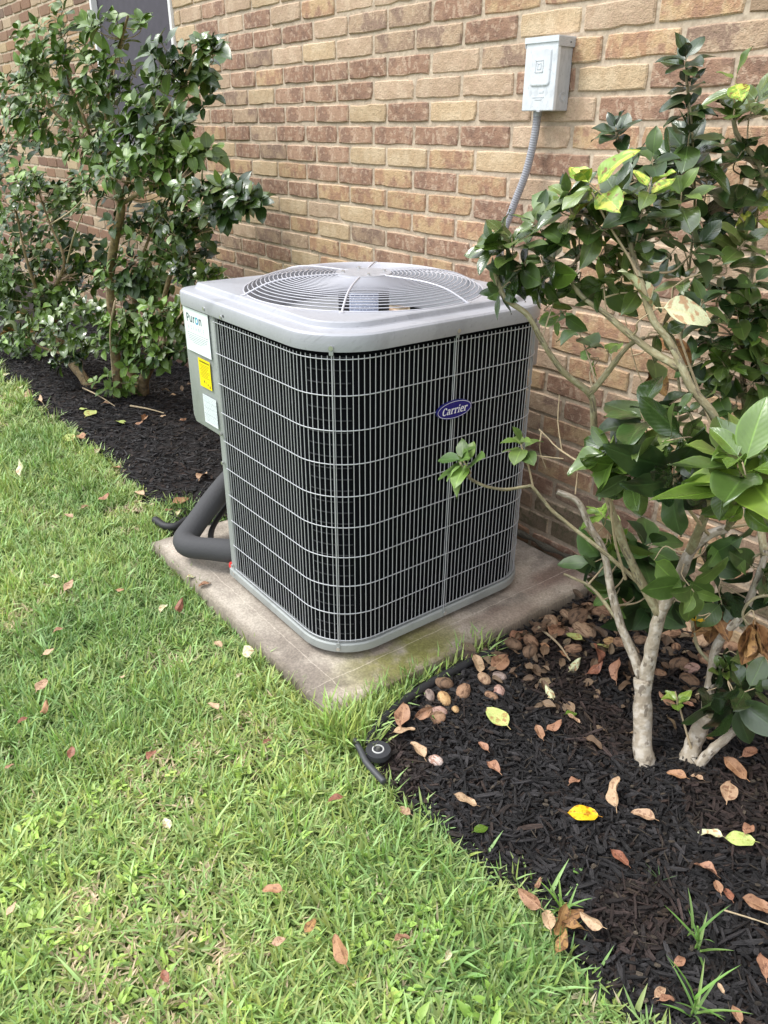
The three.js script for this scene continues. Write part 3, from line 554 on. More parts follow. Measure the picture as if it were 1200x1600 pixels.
// ---------------------------------------------------------------- disconnect box and conduit on the wall
{
  const b = thing('electrical_box', 'pale grey metal disconnect box fixed to the brick wall', 'electrical box', [0.1035, 1.44, 0]);
  const m = std({ color: lin(0.8, 0.83, 0.87), map: paint, roughness: 0.4, metalness: 0.1 }), m2 = std({ color: lin(0.55, 0.56, 0.58), map: paint, roughness: 0.42, metalness: 0.1 });
  part('case', box(0.119, 0.184, 0.062, 0, 0.092, 0.034, 0.002), m2, b);
  const door = part('door', box(0.125, 0.186, 0.014, 0, 0.0925, 0.064, 0.003), m, b);
  const sh = new THREE.Shape(), rx = 0.034, ry = 0.045, c = 0.008; sh.moveTo(-rx + c, -ry); sh.lineTo(rx - c, -ry); sh.quadraticCurveTo(rx, -ry, rx, -ry + c); sh.lineTo(rx, ry - c); sh.quadraticCurveTo(rx, ry, rx - c, ry); sh.lineTo(-rx + c, ry); sh.quadraticCurveTo(-rx, ry, -rx, ry - c); sh.lineTo(-rx, -ry + c); sh.quadraticCurveTo(-rx, -ry, -rx + c, -ry);
  part('raised_panel', new THREE.ExtrudeGeometry(sh, { depth: 0.004, bevelEnabled: true, bevelSize: 0.005, bevelThickness: 0.005, bevelSegments: 3 }).translate(0.003, 0.114, 0.0665), m, door);
  const em = [[0.03, 0.0022, 0, 0.019], [0.03, 0.0022, 0, -0.011], [0.0022, 0.032, -0.014, 0.004], [0.0022, 0.032, 0.014, 0.004], [0.012, 0.0022, 0, 0.011], [0.012, 0.0022, 0, -0.003], [0.0022, 0.016, -0.006, 0.004], [0.0022, 0.016, 0.006, 0.004]].map(([w, h, x, y]) => box(w, h, 0.0016, x, 0.112 + y, 0.0762));
  part('embossed_mark', mergeGeometries(em), m, door);
  part('embossed_line', mergeGeometries([box(0.045, 0.0022, 0.0016, 0, 0.036, 0.0715), box(0.026, 0.0022, 0.0016, 0.002, 0.03, 0.0715), box(0.016, 0.006, 0.0014, 0.012, 0.05, 0.0715)]), m, door);
  const hood = part('hood', mergeGeometries([box(0.13, 0.003, 0.076, 0, 0.1895, 0.037), box(0.13, 0.012, 0.003, 0, 0.182, 0.0735)]), m, b);
  for (const s of [-1, 1]) part('hood_side', box(0.003, 0.024, 0.072, s * 0.0635, 0.176, 0.0365, 0.001), m2, hood);
  part('rivet', new THREE.CylinderGeometry(0.002, 0.002, 0.002, 8).rotateZ(Math.PI / 2).translate(0.0655, 0.176, 0.022), M.black, b);
  part('knockout', new THREE.TorusGeometry(0.0125, 0.0009, 5, 24).rotateY(Math.PI / 2).translate(0.0597, 0.036, 0.03), m2, b);
  part('knockout', new THREE.TorusGeometry(0.008, 0.0008, 5, 20).rotateY(Math.PI / 2).translate(0.0597, 0.036, 0.03), m2, b);
  part('latch', box(0.012, 0.006, 0.012, 0.006, -0.001, 0.066, 0.001), m2, b);
  part('hub', new THREE.CylinderGeometry(0.014, 0.014, 0.016, 12).translate(-0.027, -0.006, 0.036), M.galv, b);
  const q = thing('conduit', 'ribbed grey flexible conduit hanging from the disconnect box towards the unit', 'conduit');
  part('sleeve', tube([[0.0765, 1.44, 0.036], [0.073, 1.367, 0.038], [0.056, 1.266, 0.045], [0.02, 1.16, 0.055], [-0.002, 1.05, 0.075], [0.04, 0.95, 0.1], [0.13, 0.88, 0.15], [0.2, 0.83, 0.17]], (t) => 0.0122 + 0.0004 * Math.sin(t * 2 * Math.PI * 105), 840, 9), std({ color: lin(0.33, 0.33, 0.36), roughness: 0.5 }), q);
}

// ---------------------------------------------------------------- leaves
function leafGeo(s, { w = 0.46, curl = 0.25, fold = 0.3, wave = 0.03, n = 9, m = 4, tip = 0.85 } = {}) {
  const pos = [], uv = [], idx = [];
  for (let i = 0; i <= n; i++) for (let j = 0; j <= m; j++) {
    const t = i / n, q = j / m * 2 - 1;
    const half = 0.5 * w * Math.pow(Math.sin(Math.PI * Math.pow(t, tip)), 0.75) + (t < 0.06 ? 0.012 : 0.004 * (1 - t));
    const x = q * half * (1 - 0.12 * fold), up = fold * Math.abs(q) * half * 0.7 - curl * t * t * 0.5 + wave * Math.sin(t * 9 + s + q * 1.5) * Math.abs(q) * 0.8;
    pos.push(x, up, t * (1 - 0.12 * curl * curl * t)); uv.push(j / m, t);
  }
  for (let i = 0; i < n; i++) for (let j = 0; j < m; j++) { const a = i * (m + 1) + j, b = a + m + 1; idx.push(a, b, a + 1, a + 1, b, b + 1); }
  const st = pos.length / 3; pos.push(-0.012, 0, 0.02, 0.012, 0, 0.02, -0.009, -0.02, -0.16, 0.009, -0.02, -0.16); uv.push(0.48, 0.02, 0.52, 0.02, 0.48, 0, 0.52, 0); idx.push(st, st + 1, st + 2, st + 1, st + 3, st + 2);
  return geoFrom(pos, idx, uv);
}
const leafGeos = [leafGeo(1, { curl: 0.15, fold: 0.25, w: 0.58 }), leafGeo(2, { curl: 0.4, fold: 0.4, w: 0.56 }), leafGeo(3, { curl: 0.3, fold: 0.12, w: 0.64, wave: 0.05 }), leafGeo(4, { curl: 0.65, fold: 0.3, w: 0.58, wave: 0.04 }), leafGeo(5, { curl: -0.12, fold: 0.4, w: 0.56 }), leafGeo(6, { curl: 0.2, fold: 0.5, w: 0.64, wave: 0.06 })];
const smallGeos = [1, 2, 3, 4].map((s) => leafGeo(s, { n: 5, m: 2, curl: 0.12 + 0.12 * s, fold: 0.12 + 0.1 * s, w: 0.56 + 0.03 * s }));
const curlGeos = [leafGeo(7, { curl: 0.3, fold: 0.8, w: 0.54, wave: 0.06, m: 6 }), leafGeo(8, { curl: 0.6, fold: 0.55, w: 0.5, wave: 0.08, m: 6 }), leafGeo(9, { curl: -0.4, fold: 0.5, w: 0.54, wave: 0.07, m: 6 }), leafGeo(10, { curl: 0.12, fold: 0.3, w: 0.56, wave: 0.06, m: 6 }), leafGeo(11, { curl: 0.4, fold: 1.2, w: 0.5, wave: 0.1, m: 6 })];
const vein = (u, v) => {                                   // 1 on midrib, fading on side veins
  const d = Math.abs(u - 0.5), side = Math.abs(((v * 9 - d * 5) % 1 + 1) % 1 - 0.5);
  return Math.max(sstep(0.035, 0.012, d), 0.16 * sstep(0.09, 0.03, side) * sstep(0.48, 0.1, d));
};
const leafMap = (s) => tex(64, 160, (u, v) => { const k = 196 + 52 * vein(u, v) + 34 * (fbm(u * 4, v * 9, s, 3) - 0.5) + (Math.abs(u - 0.5) > 0.46 ? 30 : 0); return [k, k, k * 0.96]; }, { repeat: false });
const leafMaps = [leafMap(3), leafMap(8)];
const leafBump = tex(64, 160, (u, v) => { const side = Math.abs(((v * 9 - Math.abs(u - 0.5) * 5) % 1 + 1) % 1 - 0.5); const k = 120 + 26 * Math.cos(side * 6) * 0.5 - 90 * sstep(0.05, 0.01, Math.abs(u - 0.5)) + 40 * (fbm(u * 5, v * 10, 4, 3) - 0.5); return [k, k, k]; }, { srgb: false, repeat: false });
const spotMap = (s) => tex(64, 160, (u, v) => { let c = mix3([150, 170, 60], [205, 205, 90], fbm(u * 2, v * 4, s, 3)); c = mix3(c, [104, 140, 46], sstep(0.45, 0.6, fbm(u * 3 + 5, v * 5, s + 2, 3)) * 0.8); c = mix3(c, [112, 66, 26], 0.75 * sstep(0.66, 0.74, fbm(u * 6, v * 9, s + 4, 4))); return mix3(c, [214, 214, 120], 0.5 * vein(u, v)); }, { repeat: false });
const deadMap = (s, a, b, d) => tex(64, 160, (u, v) => { let c = mix3(a, b, fbm(u * 3, v * 6, s, 4)); c = mix3(c, d, 0.8 * sstep(0.55, 0.7, fbm(u * 5 + 3, v * 9, s + 3, 4))); c = c.map((q) => q * (0.92 + 0.16 * fbm(u * 20, v * 40, s, 2))); return mix3(c, [214, 176, 132], 0.3 * vein(u, v)); }, { repeat: false });
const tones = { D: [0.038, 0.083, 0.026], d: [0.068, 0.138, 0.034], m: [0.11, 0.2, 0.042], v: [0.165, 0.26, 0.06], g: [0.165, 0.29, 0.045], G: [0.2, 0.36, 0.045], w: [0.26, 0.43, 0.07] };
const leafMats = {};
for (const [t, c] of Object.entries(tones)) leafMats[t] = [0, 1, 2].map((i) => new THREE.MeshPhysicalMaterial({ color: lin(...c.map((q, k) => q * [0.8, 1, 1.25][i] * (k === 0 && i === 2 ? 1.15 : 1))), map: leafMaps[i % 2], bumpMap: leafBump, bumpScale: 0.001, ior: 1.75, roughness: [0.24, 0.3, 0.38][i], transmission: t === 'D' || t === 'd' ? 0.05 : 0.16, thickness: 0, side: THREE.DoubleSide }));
const mapped = (map, o = {}) => new THREE.MeshPhysicalMaterial({ map, bumpMap: leafBump, bumpScale: 0.0012, roughness: 0.45, side: THREE.DoubleSide, ...o });
leafMats.y = [mapped(spotMap(3)), mapped(spotMap(13)), mapped(spotMap(23))];
leafMats.p = [mapped(deadMap(4, [190, 198, 150], [206, 206, 172], [170, 130, 96]))];
leafMats.P = [mapped(deadMap(5, [172, 190, 104], [196, 208, 132], [150, 160, 80])), mapped(deadMap(15, [166, 186, 100], [206, 208, 140], [166, 120, 80]))];
leafMats.Y = [mapped(deadMap(6, [222, 178, 26], [236, 200, 44], [160, 98, 18]))];
leafMats.x = [mapped(deadMap(7, [120, 84, 50], [150, 110, 66], [84, 56, 36]), { roughness: 0.7 }), mapped(deadMap(17, [140, 104, 60], [172, 132, 82], [96, 66, 40]), { roughness: 0.7 })];
leafMats.t = [mapped(deadMap(8, [174, 144, 112], [196, 170, 138], [138, 104, 78]), { roughness: 0.65 }), mapped(deadMap(18, [162, 130, 102], [186, 158, 128], [126, 92, 70]), { roughness: 0.65 })];
leafMats.o = [mapped(deadMap(9, [154, 112, 80], [176, 136, 102], [116, 80, 56]), { roughness: 0.62 }), mapped(deadMap(19, [142, 104, 78], [168, 130, 102], [110, 76, 56]), { roughness: 0.62 })];
leafMats.b = [mapped(deadMap(10, [146, 104, 80], [172, 130, 104], [104, 70, 54]), { roughness: 0.65 })];
leafMats.r = [mapped(deadMap(11, [126, 78, 58], [148, 98, 76], [88, 52, 40]), { roughness: 0.55 })];

// ---------------------------------------------------------------- bark
const barkTex = (s, a, b, d) => tex(96, 256, (u, v) => { let c = mix3(a, b, fbm(u * 6, v * 10, s, 4)); c = mix3(c, d, 0.55 * sstep(0.42, 0.72, fbm(u * 10 + 2, v * 14, s + 4, 5))); c = mix3(c, [84, 74, 62], 0.6 * sstep(0.66, 0.74, fbm(u * 9, v * 8, s + 7, 4))); return c; });
const barkBump = tex(96, 256, (u, v) => { const k = 255 * fbm(u * 9, v * 14, 4, 5); return [k, k, k]; }, { srgb: false });
const bark = {
  pale: std({ map: barkTex(3, [138, 126, 108], [172, 162, 146], [202, 196, 186]), bumpMap: barkBump, bumpScale: 0.004, roughness: 0.9 }),
  mossy: std({ map: barkTex(9, [122, 112, 84], [158, 148, 116], [176, 176, 146]), bumpMap: barkBump, bumpScale: 0.003, roughness: 0.9 }),
  twig: std({ map: barkTex(15, [168, 148, 116], [196, 178, 148], [150, 140, 112]), bumpMap: barkBump, bumpScale: 0.001, roughness: 0.85 }),
  brown: std({ map: barkTex(21, [112, 94, 66], [146, 126, 92], [162, 148, 116]), bumpMap: barkBump, bumpScale: 0.004, roughness: 0.92 }),
};
const stemGeo = (pts, r0, r1, s, base) => {
  const P = pts.map((p) => V(p[0] - base.x, p[1] - base.y, p[2] - base.z)), rad = r0 > 0.006 ? 9 : 6, seg = Math.max(8, P.length * (r0 > 0.006 ? 7 : 4));
  return tube(P, (t) => { const r = r0 + (r1 - r0) * t; return Array.from({ length: rad }, (_, j) => r * (1 + (r0 > 0.006 ? 0.16 : 0.1) * (noise(t * seg * 0.35, j * 0.9, s) - 0.5) * 2 + (t < 0.06 && r0 > 0.02 ? 0.16 * (1 - t / 0.06) : 0))); }, seg, rad, 5);
};
const up0 = new THREE.Matrix4();
function leafMatrix(p, dir, nrm, L) {
  const z = dir.clone().normalize(), x = new THREE.Vector3().crossVectors(nrm, z).normalize(), y = new THREE.Vector3().crossVectors(z, x);
  return new THREE.Matrix4().makeBasis(x, y, z).scale(V(L, L, L)).setPosition(p);
}
function whorl(out, c, L, n, tone, ax, flat = 0) {
  const a = ax.clone().normalize().add(V(0.2, 0.1, 0.5)).normalize(), t1 = new THREE.Vector3().crossVectors(a, Math.abs(a.y) > 0.9 ? V(1, 0, 0) : UP).normalize(), t2 = new THREE.Vector3().crossVectors(a, t1);
  const ph = rnd() * 6.28;
  for (let k = 0; k < n; k++) {
    const f = ph + k * 2.39996, th = (tone === 'x' ? rr(0.1, 0.7) : 0.35 + 1.15 * Math.sqrt((k + 0.4) / n) + rr(-0.2, 0.2));
    const dir = a.clone().multiplyScalar(Math.cos(th)).addScaledVector(t1, Math.sin(th) * Math.cos(f)).addScaledVector(t2, Math.sin(th) * Math.sin(f));
    dir.x += rr(-0.22, 0.22); dir.z += rr(-0.22, 0.22); dir.y += rr(-0.3, 0.14); dir.normalize(); if (n > 4 && rnd() < 0.05) continue;
    const nr = a.clone().multiplyScalar(1.0).add(V(rr(-0.4, 0.4), 0.45 + rr(-0.4, 0.4), rr(-0.4, 0.4))).addScaledVector(dir, -0.2);
    if (Math.abs(nr.clone().normalize().dot(dir)) > 0.96) nr.add(V(0.5, 0.2, 0.4));
    const l = L * 1.1 * (n < 3 ? rr(0.9, 1.1) : 0.6 + 0.42 * (k / n) + rr(-0.16, 0.16));
    const q = c.clone().addScaledVector(a, -L * 0.45 * k / n).addScaledVector(dir, L * 0.1);
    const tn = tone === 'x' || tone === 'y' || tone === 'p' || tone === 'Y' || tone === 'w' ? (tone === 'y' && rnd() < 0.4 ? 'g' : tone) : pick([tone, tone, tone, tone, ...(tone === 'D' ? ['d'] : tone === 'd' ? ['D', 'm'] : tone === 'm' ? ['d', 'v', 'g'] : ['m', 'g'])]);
    out.push({ m: leafMatrix(q, dir, nr, l).multiply(new THREE.Matrix4().makeScale(rr(0.88, 1.2), rr(0.6, 1.7), 1)), tone: tn, p: q, k });
  }
}
// a shrub: stems as parts, every leaf a part up to 300, the rest one mass
function shrub(label, group, base, stems, clusters, barkFor, geos, linkAll) {
  const o = thing('privet_shrub', label, 'shrub', [base.x, base.y, base.z], group);
  const nodes = [];
  stems.forEach(([kind, r0, r1, pts], i) => {
    part(kind, stemGeo(pts, kind === 'branch' ? r0 * 0.86 : r0, kind === 'branch' ? r1 * 0.8 : r1, i * 13 + 5, base), barkFor(kind, r0), o);
    const cv = new THREE.CatmullRomCurve3(pts.map((p) => V(...p))); for (let k = 0; k <= 14; k++) nodes.push(cv.getPointAt(k / 14));
  });
  const leaves = [], links = [];
  for (const c of clusters) {
    whorl(leaves, c.p, c.L, c.n, c.t, c.a);
    let best = null, bd = 9; const tail = c.p.clone().addScaledVector(c.a.clone().normalize(), -c.L * 0.5);
    for (const n of nodes) { const d = n.distanceTo(tail) + (n.y > tail.y ? 0.05 : 0); if (d < bd) { bd = d; best = n; } }
    if (best && bd < (linkAll ? 0.2 : 0.5)) {
      const mid = best.clone().lerp(tail, 0.55).add(V(rr(-0.02, 0.02), rr(-0.03, 0.01), rr(-0.02, 0.02)).multiplyScalar(Math.min(1, bd * 5)));
      const g = [best, mid, tail, c.p.clone()].map((p) => [p.x, p.y, p.z]);
      links.push(stemGeo(g, Math.min(0.0035, 0.0016 + bd * 0.008), 0.0012, links.length, base));
    }
  }
  if (linkAll) { if (links.length) tag(part('twig', mergeGeometries(links), barkFor('twig', 0.002), o), null, null, null, 'stuff'); } else links.forEach((g) => part('twig', g, barkFor('twig', 0.002), o));
  const B = new THREE.Matrix4().makeTranslation(-base.x, -base.y, -base.z), rest = [];
  leaves.forEach((l) => { l.d = l.p.distanceTo(camera.position) + 0.12 * hash(Math.floor(l.p.x * 900), Math.floor(l.p.y * 900), 2); });
  leaves.sort((a, b) => a.d - b.d);
  leaves.forEach((l, i) => {
    const special = l.tone === 'x' || l.tone === 'y' || l.tone === 'p' || l.tone === 'Y';
    if (i < 300) {
      const m = part('leaf', pick(l.tone === 'x' ? curlGeos : geos), pick(leafMats[l.tone]), o);
      m.applyMatrix4(B.clone().multiply(l.m)); if (special) m.userData.label = { x: 'dry brown leaf', y: 'yellow green spotted leaf', p: 'pale leaf', Y: 'bright yellow leaf' }[l.tone];
    } else {
      const g = pick(smallGeos).clone().applyMatrix4(B.clone().multiply(l.m)), n = g.attributes.position.count, c = new Float32Array(n * 3), q = rr(0.9, 1.55), k = tones[l.tone] ?? [0.12, 0.16, 0.05];
      for (let v = 0; v < n; v++) c.set([k[0] * q * rr(0.98, 1.02), k[1] * q, k[2] * q], v * 3);
      g.setAttribute('color', new THREE.BufferAttribute(c, 3)); rest.push(g);
    }
  });
  if (rest.length) tag(part('foliage', mergeGeometries(rest), new THREE.MeshPhysicalMaterial({ vertexColors: true, map: leafMaps[0], roughness: 0.45, transmission: 0.12, thickness: 0, side: THREE.DoubleSide }), o), null, null, null, 'stuff');
  return o;
}
const S1 = [
  ['trunk',0.026,0.022,[[1.159,-0.047,0.633],[1.106,0.053,0.594],[1.071,0.157,0.565]]],
  ['branch',0.021,0.013,[[1.075,0.155,0.564],[1.068,0.33,0.544],[1.081,0.448,0.511],[1.091,0.51,0.507],[1.119,0.561,0.49],[1.145,0.581,0.467]]],
  ['branch',0.015,0.009,[[1.064,0.158,0.568],[1.032,0.203,0.564],[0.986,0.268,0.568],[0.942,0.348,0.566],[0.897,0.441,0.56],[0.857,0.502,0.577],[0.823,0.563,0.594],[0.783,0.584,0.627]]],
  ['branch',0.007,0.004,[[0.978,0.277,0.567],[0.891,0.338,0.578],[0.823,0.36,0.612]]],
  ['branch',0.007,0.004,[[1.06,0.362,0.539],[0.988,0.42,0.57],[0.912,0.477,0.609],[0.801,0.541,0.651],[0.754,0.599,0.683],[0.743,0.601,0.692],[0.717,0.598,0.746],[0.69,0.612,0.792],[0.663,0.634,0.821],[0.64,0.665,0.826]]],
  ['twig',0.003,0.002,[[0.754,0.599,0.683],[0.73,0.644,0.679],[0.701,0.689,0.679]]],
  ['twig',0.004,0.002,[[1.014,0.651,0.602],[0.869,0.655,0.591],[0.761,0.682,0.605],[0.722,0.705,0.612],[0.701,0.722,0.621]]],
  ['twig',0.002,0.001,[[0.774,0.663,0.605],[0.731,0.668,0.651],[0.679,0.677,0.706]]],
  ['twig',0.002,0.001,[[0.708,0.715,0.619],[0.718,0.675,0.63],[0.744,0.633,0.63]]],
  ['twig',0.002,0.001,[[0.765,0.681,0.603],[0.737,0.745,0.595],[0.721,0.808,0.582]]],
  ['twig',0.002,0.001,[[0.813,0.578,0.592],[0.799,0.628,0.576]]],
  ['branch',0.013,0.006,[[1.069,0.336,0.545],[1.021,0.412,0.568],[0.98,0.494,0.594],[0.935,0.659,0.65],[0.918,0.771,0.685],[0.918,0.845,0.706],[0.912,0.886,0.72],[0.875,0.936,0.771],[0.848,0.999,0.813],[0.828,1.052,0.842],[0.787,1.084,0.87],[0.764,1.137,0.88]]],
  ['branch',0.009,0.005,[[0.912,0.886,0.72],[0.938,0.928,0.712],[0.981,0.999,0.71],[1.015,1.023,0.705]]],
  ['branch',0.012,0.007,[[1.091,0.51,0.507],[1.167,0.705,0.614],[1.185,0.877,0.676],[1.136,0.953,0.712],[1.084,1.026,0.721],[1.046,1.066,0.734],[1.004,1.123,0.726],[0.963,1.171,0.709],[0.926,1.248,0.7],[0.913,1.282,0.707]]],
  ['branch',0.009,0.004,[[1.108,0.986,0.718],[1.03,1.011,0.723],[0.952,1.056,0.74],[0.886,1.092,0.756],[0.843,1.132,0.756],[0.798,1.16,0.775],[0.768,1.174,0.8]]],
  ['twig',0.003,0.002,[[1.004,1.123,0.726],[0.972,1.167,0.728],[0.928,1.228,0.751],[0.902,1.283,0.778]]],
  ['twig',0.003,0.002,[[0.843,1.132,0.756],[0.858,1.161,0.738],[0.874,1.245,0.715],[0.893,1.274,0.697]]],
  ['branch',0.008,0.005,[[1.145,0.581,0.467],[1.257,0.754,0.668],[1.345,0.889,0.864]]],
  ['twig',0.004,0.002,[[1.145,0.581,0.467],[1.189,0.612,0.479],[1.251,0.643,0.485]]],
  ['twig',0.004,0.002,[[0.983,0.41,0.579],[0.973,0.539,0.638],[0.989,0.745,0.727]]],
  ['twig',0.004,0.003,[[1.119,0.561,0.49],[1.167,0.695,0.68],[1.19,0.798,0.804]]],
  ['twig',0.002,0.001,[[0.846,0.999,0.814],[0.835,1.061,0.778],[0.826,1.12,0.746]]],
  ['twig',0.002,0.001,[[0.964,1.171,0.708],[0.962,1.262,0.698],[0.966,1.295,0.693]]],
  ['twig',0.002,0.001,[[0.948,1.051,0.744],[0.909,1.142,0.728],[0.896,1.159,0.735]]]
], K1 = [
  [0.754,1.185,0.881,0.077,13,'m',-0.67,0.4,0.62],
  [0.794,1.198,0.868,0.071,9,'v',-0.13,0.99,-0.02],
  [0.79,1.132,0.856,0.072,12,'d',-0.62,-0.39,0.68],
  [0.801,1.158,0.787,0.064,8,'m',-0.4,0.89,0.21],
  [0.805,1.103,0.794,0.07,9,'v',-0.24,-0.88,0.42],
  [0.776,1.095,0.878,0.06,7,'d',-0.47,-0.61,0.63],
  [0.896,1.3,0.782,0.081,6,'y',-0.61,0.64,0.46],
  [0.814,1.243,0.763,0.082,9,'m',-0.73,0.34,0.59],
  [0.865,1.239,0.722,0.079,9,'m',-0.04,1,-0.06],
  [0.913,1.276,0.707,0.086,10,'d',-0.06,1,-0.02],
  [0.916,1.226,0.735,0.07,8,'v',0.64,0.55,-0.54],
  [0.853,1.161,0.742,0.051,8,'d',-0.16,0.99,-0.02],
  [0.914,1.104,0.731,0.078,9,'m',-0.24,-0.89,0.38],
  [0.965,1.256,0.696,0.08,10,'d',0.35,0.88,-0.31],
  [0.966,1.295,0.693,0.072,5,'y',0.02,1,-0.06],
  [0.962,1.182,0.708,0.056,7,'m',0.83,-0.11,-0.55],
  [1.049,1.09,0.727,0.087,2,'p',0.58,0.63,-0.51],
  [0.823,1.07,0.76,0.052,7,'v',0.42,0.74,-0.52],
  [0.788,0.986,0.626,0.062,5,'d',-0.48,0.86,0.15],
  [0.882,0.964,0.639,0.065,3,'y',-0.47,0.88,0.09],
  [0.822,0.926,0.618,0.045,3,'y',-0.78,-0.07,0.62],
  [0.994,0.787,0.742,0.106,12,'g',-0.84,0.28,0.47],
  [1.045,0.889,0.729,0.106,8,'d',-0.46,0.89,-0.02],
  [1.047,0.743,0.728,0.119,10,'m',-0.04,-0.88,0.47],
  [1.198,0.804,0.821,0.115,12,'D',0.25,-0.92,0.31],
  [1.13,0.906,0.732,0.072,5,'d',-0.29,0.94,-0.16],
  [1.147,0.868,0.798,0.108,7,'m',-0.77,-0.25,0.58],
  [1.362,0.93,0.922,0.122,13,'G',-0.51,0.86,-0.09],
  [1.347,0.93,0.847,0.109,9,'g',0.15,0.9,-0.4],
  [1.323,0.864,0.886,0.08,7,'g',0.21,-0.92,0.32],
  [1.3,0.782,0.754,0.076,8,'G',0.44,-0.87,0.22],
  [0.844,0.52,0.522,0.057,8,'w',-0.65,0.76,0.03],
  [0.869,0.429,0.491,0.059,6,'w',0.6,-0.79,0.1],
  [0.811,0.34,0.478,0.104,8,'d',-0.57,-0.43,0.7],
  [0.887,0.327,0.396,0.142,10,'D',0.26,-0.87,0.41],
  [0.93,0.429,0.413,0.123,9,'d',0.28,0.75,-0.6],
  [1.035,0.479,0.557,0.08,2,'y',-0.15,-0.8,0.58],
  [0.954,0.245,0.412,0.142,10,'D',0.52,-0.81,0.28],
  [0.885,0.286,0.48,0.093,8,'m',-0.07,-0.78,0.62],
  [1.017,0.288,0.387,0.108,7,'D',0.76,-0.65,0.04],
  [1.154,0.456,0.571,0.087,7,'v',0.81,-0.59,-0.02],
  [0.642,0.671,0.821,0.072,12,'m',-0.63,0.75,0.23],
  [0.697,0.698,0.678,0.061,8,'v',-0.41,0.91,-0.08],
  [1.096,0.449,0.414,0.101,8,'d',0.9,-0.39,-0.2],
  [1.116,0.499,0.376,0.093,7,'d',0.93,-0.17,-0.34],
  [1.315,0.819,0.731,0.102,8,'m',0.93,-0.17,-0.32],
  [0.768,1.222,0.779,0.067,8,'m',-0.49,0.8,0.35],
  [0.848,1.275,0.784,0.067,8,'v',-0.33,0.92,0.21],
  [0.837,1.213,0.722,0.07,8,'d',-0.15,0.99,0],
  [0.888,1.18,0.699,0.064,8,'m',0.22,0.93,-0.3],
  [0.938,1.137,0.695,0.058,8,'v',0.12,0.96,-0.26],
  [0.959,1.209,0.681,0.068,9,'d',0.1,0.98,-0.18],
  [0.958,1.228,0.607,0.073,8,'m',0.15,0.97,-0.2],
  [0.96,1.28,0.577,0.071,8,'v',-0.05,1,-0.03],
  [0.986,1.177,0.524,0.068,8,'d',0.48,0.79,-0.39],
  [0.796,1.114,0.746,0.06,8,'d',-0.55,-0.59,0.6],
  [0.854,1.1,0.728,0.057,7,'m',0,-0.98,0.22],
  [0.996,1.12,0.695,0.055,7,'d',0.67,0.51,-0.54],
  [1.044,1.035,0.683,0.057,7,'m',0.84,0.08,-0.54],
  [0.875,1.321,0.633,0.069,8,'d',-0.24,0.96,0.15],
  [0.906,1.341,0.61,0.066,7,'d',-0.01,1,-0.01],
  [0.811,1.024,0.729,0.053,5,'v',-0.4,-0.74,0.54],
  [0.989,1.063,0.472,0.062,8,'d',0.27,0.9,-0.34],
  [1.17,0.867,0.76,0.09,7,'g',-0.59,0.81,0.02]
], S2 = [
  ['trunk',0.024,0.018,[[1.211,-0.037,0.53],[1.198,0.011,0.492],[1.2,0.075,0.464]]],
  ['trunk',0.014,0.009,[[1.236,-0.039,0.535],[1.242,-0.002,0.513],[1.257,0.038,0.499],[1.28,0.091,0.472]]],
  ['branch',0.017,0.009,[[1.2,0.073,0.465],[1.179,0.135,0.438],[1.159,0.244,0.406],[1.181,0.327,0.367],[1.185,0.398,0.347],[1.181,0.491,0.321]]],
  ['branch',0.013,0.008,[[1.202,0.07,0.467],[1.221,0.101,0.447],[1.245,0.134,0.438]]],
  ['branch',0.006,0.004,[[1.166,0.187,0.417],[1.123,0.228,0.434],[1.094,0.312,0.443],[1.056,0.408,0.452],[1.044,0.457,0.454]]],
  ['branch',0.011,0.006,[[1.183,0.477,0.328],[1.051,0.572,0.172],[0.955,0.741,0.117],[0.901,0.894,0.099],[0.895,1.086,0.12],[0.908,1.249,0.186],[0.914,1.304,0.202],[0.892,1.349,0.236],[0.872,1.386,0.269],[0.863,1.418,0.275]]],
  ['branch',0.005,0.003,[[0.93,0.651,0.223],[0.797,0.783,0.189],[0.794,0.988,0.219],[0.816,1.22,0.287],[0.852,1.396,0.411],[0.838,1.452,0.421],[0.828,1.514,0.431]]],
  ['twig',0.004,0.002,[[0.944,0.669,0.208],[0.806,1.012,0.302],[0.872,1.091,0.294],[0.953,1.162,0.284]]],
  ['twig',0.004,0.002,[[0.81,1.22,0.303],[0.777,1.263,0.405],[0.759,1.336,0.512],[0.745,1.385,0.522]]],
  ['branch',0.004,0.003,[[1.181,0.491,0.321],[1.129,0.441,0.347],[1.078,0.451,0.365],[1.057,0.469,0.365]]],
  ['branch',0.005,0.003,[[1.266,0.443,0.41],[1.245,0.449,0.476],[1.25,0.428,0.525],[1.289,0.415,0.542]]],
  ['twig',0.003,0.002,[[1.208,0.004,0.522],[1.17,0.083,0.527],[1.144,0.151,0.538]]],
  ['twig',0.003,0.002,[[1.28,0.091,0.472],[1.283,0.153,0.474],[1.268,0.179,0.487]]],
  ['twig',0.002,0.001,[[0.891,0.644,0.247],[0.727,0.797,0.265],[0.665,1.061,0.338]]],
  ['twig',0.003,0.002,[[0.917,0.864,0.099],[0.89,0.933,0.154],[0.843,0.959,0.173]]]
], K2 = [
  [0.827,1.523,0.433,0.059,10,'D',-0.09,0.98,0.16],
  [0.837,1.475,0.423,0.053,8,'D',-0.11,0.98,0.14],
  [0.841,1.434,0.419,0.053,7,'D',-0.12,0.98,0.12],
  [0.85,1.386,0.412,0.066,8,'d',-0.03,1,0.03],
  [0.832,1.343,0.364,0.094,9,'d',-0.15,0.99,0.08],
  [0.806,1.33,0.382,0.091,7,'D',-0.7,0.55,0.45],
  [0.789,1.336,0.393,0.083,7,'d',-0.8,0.28,0.54],
  [0.744,1.392,0.523,0.055,12,'D',-0.29,0.93,0.24],
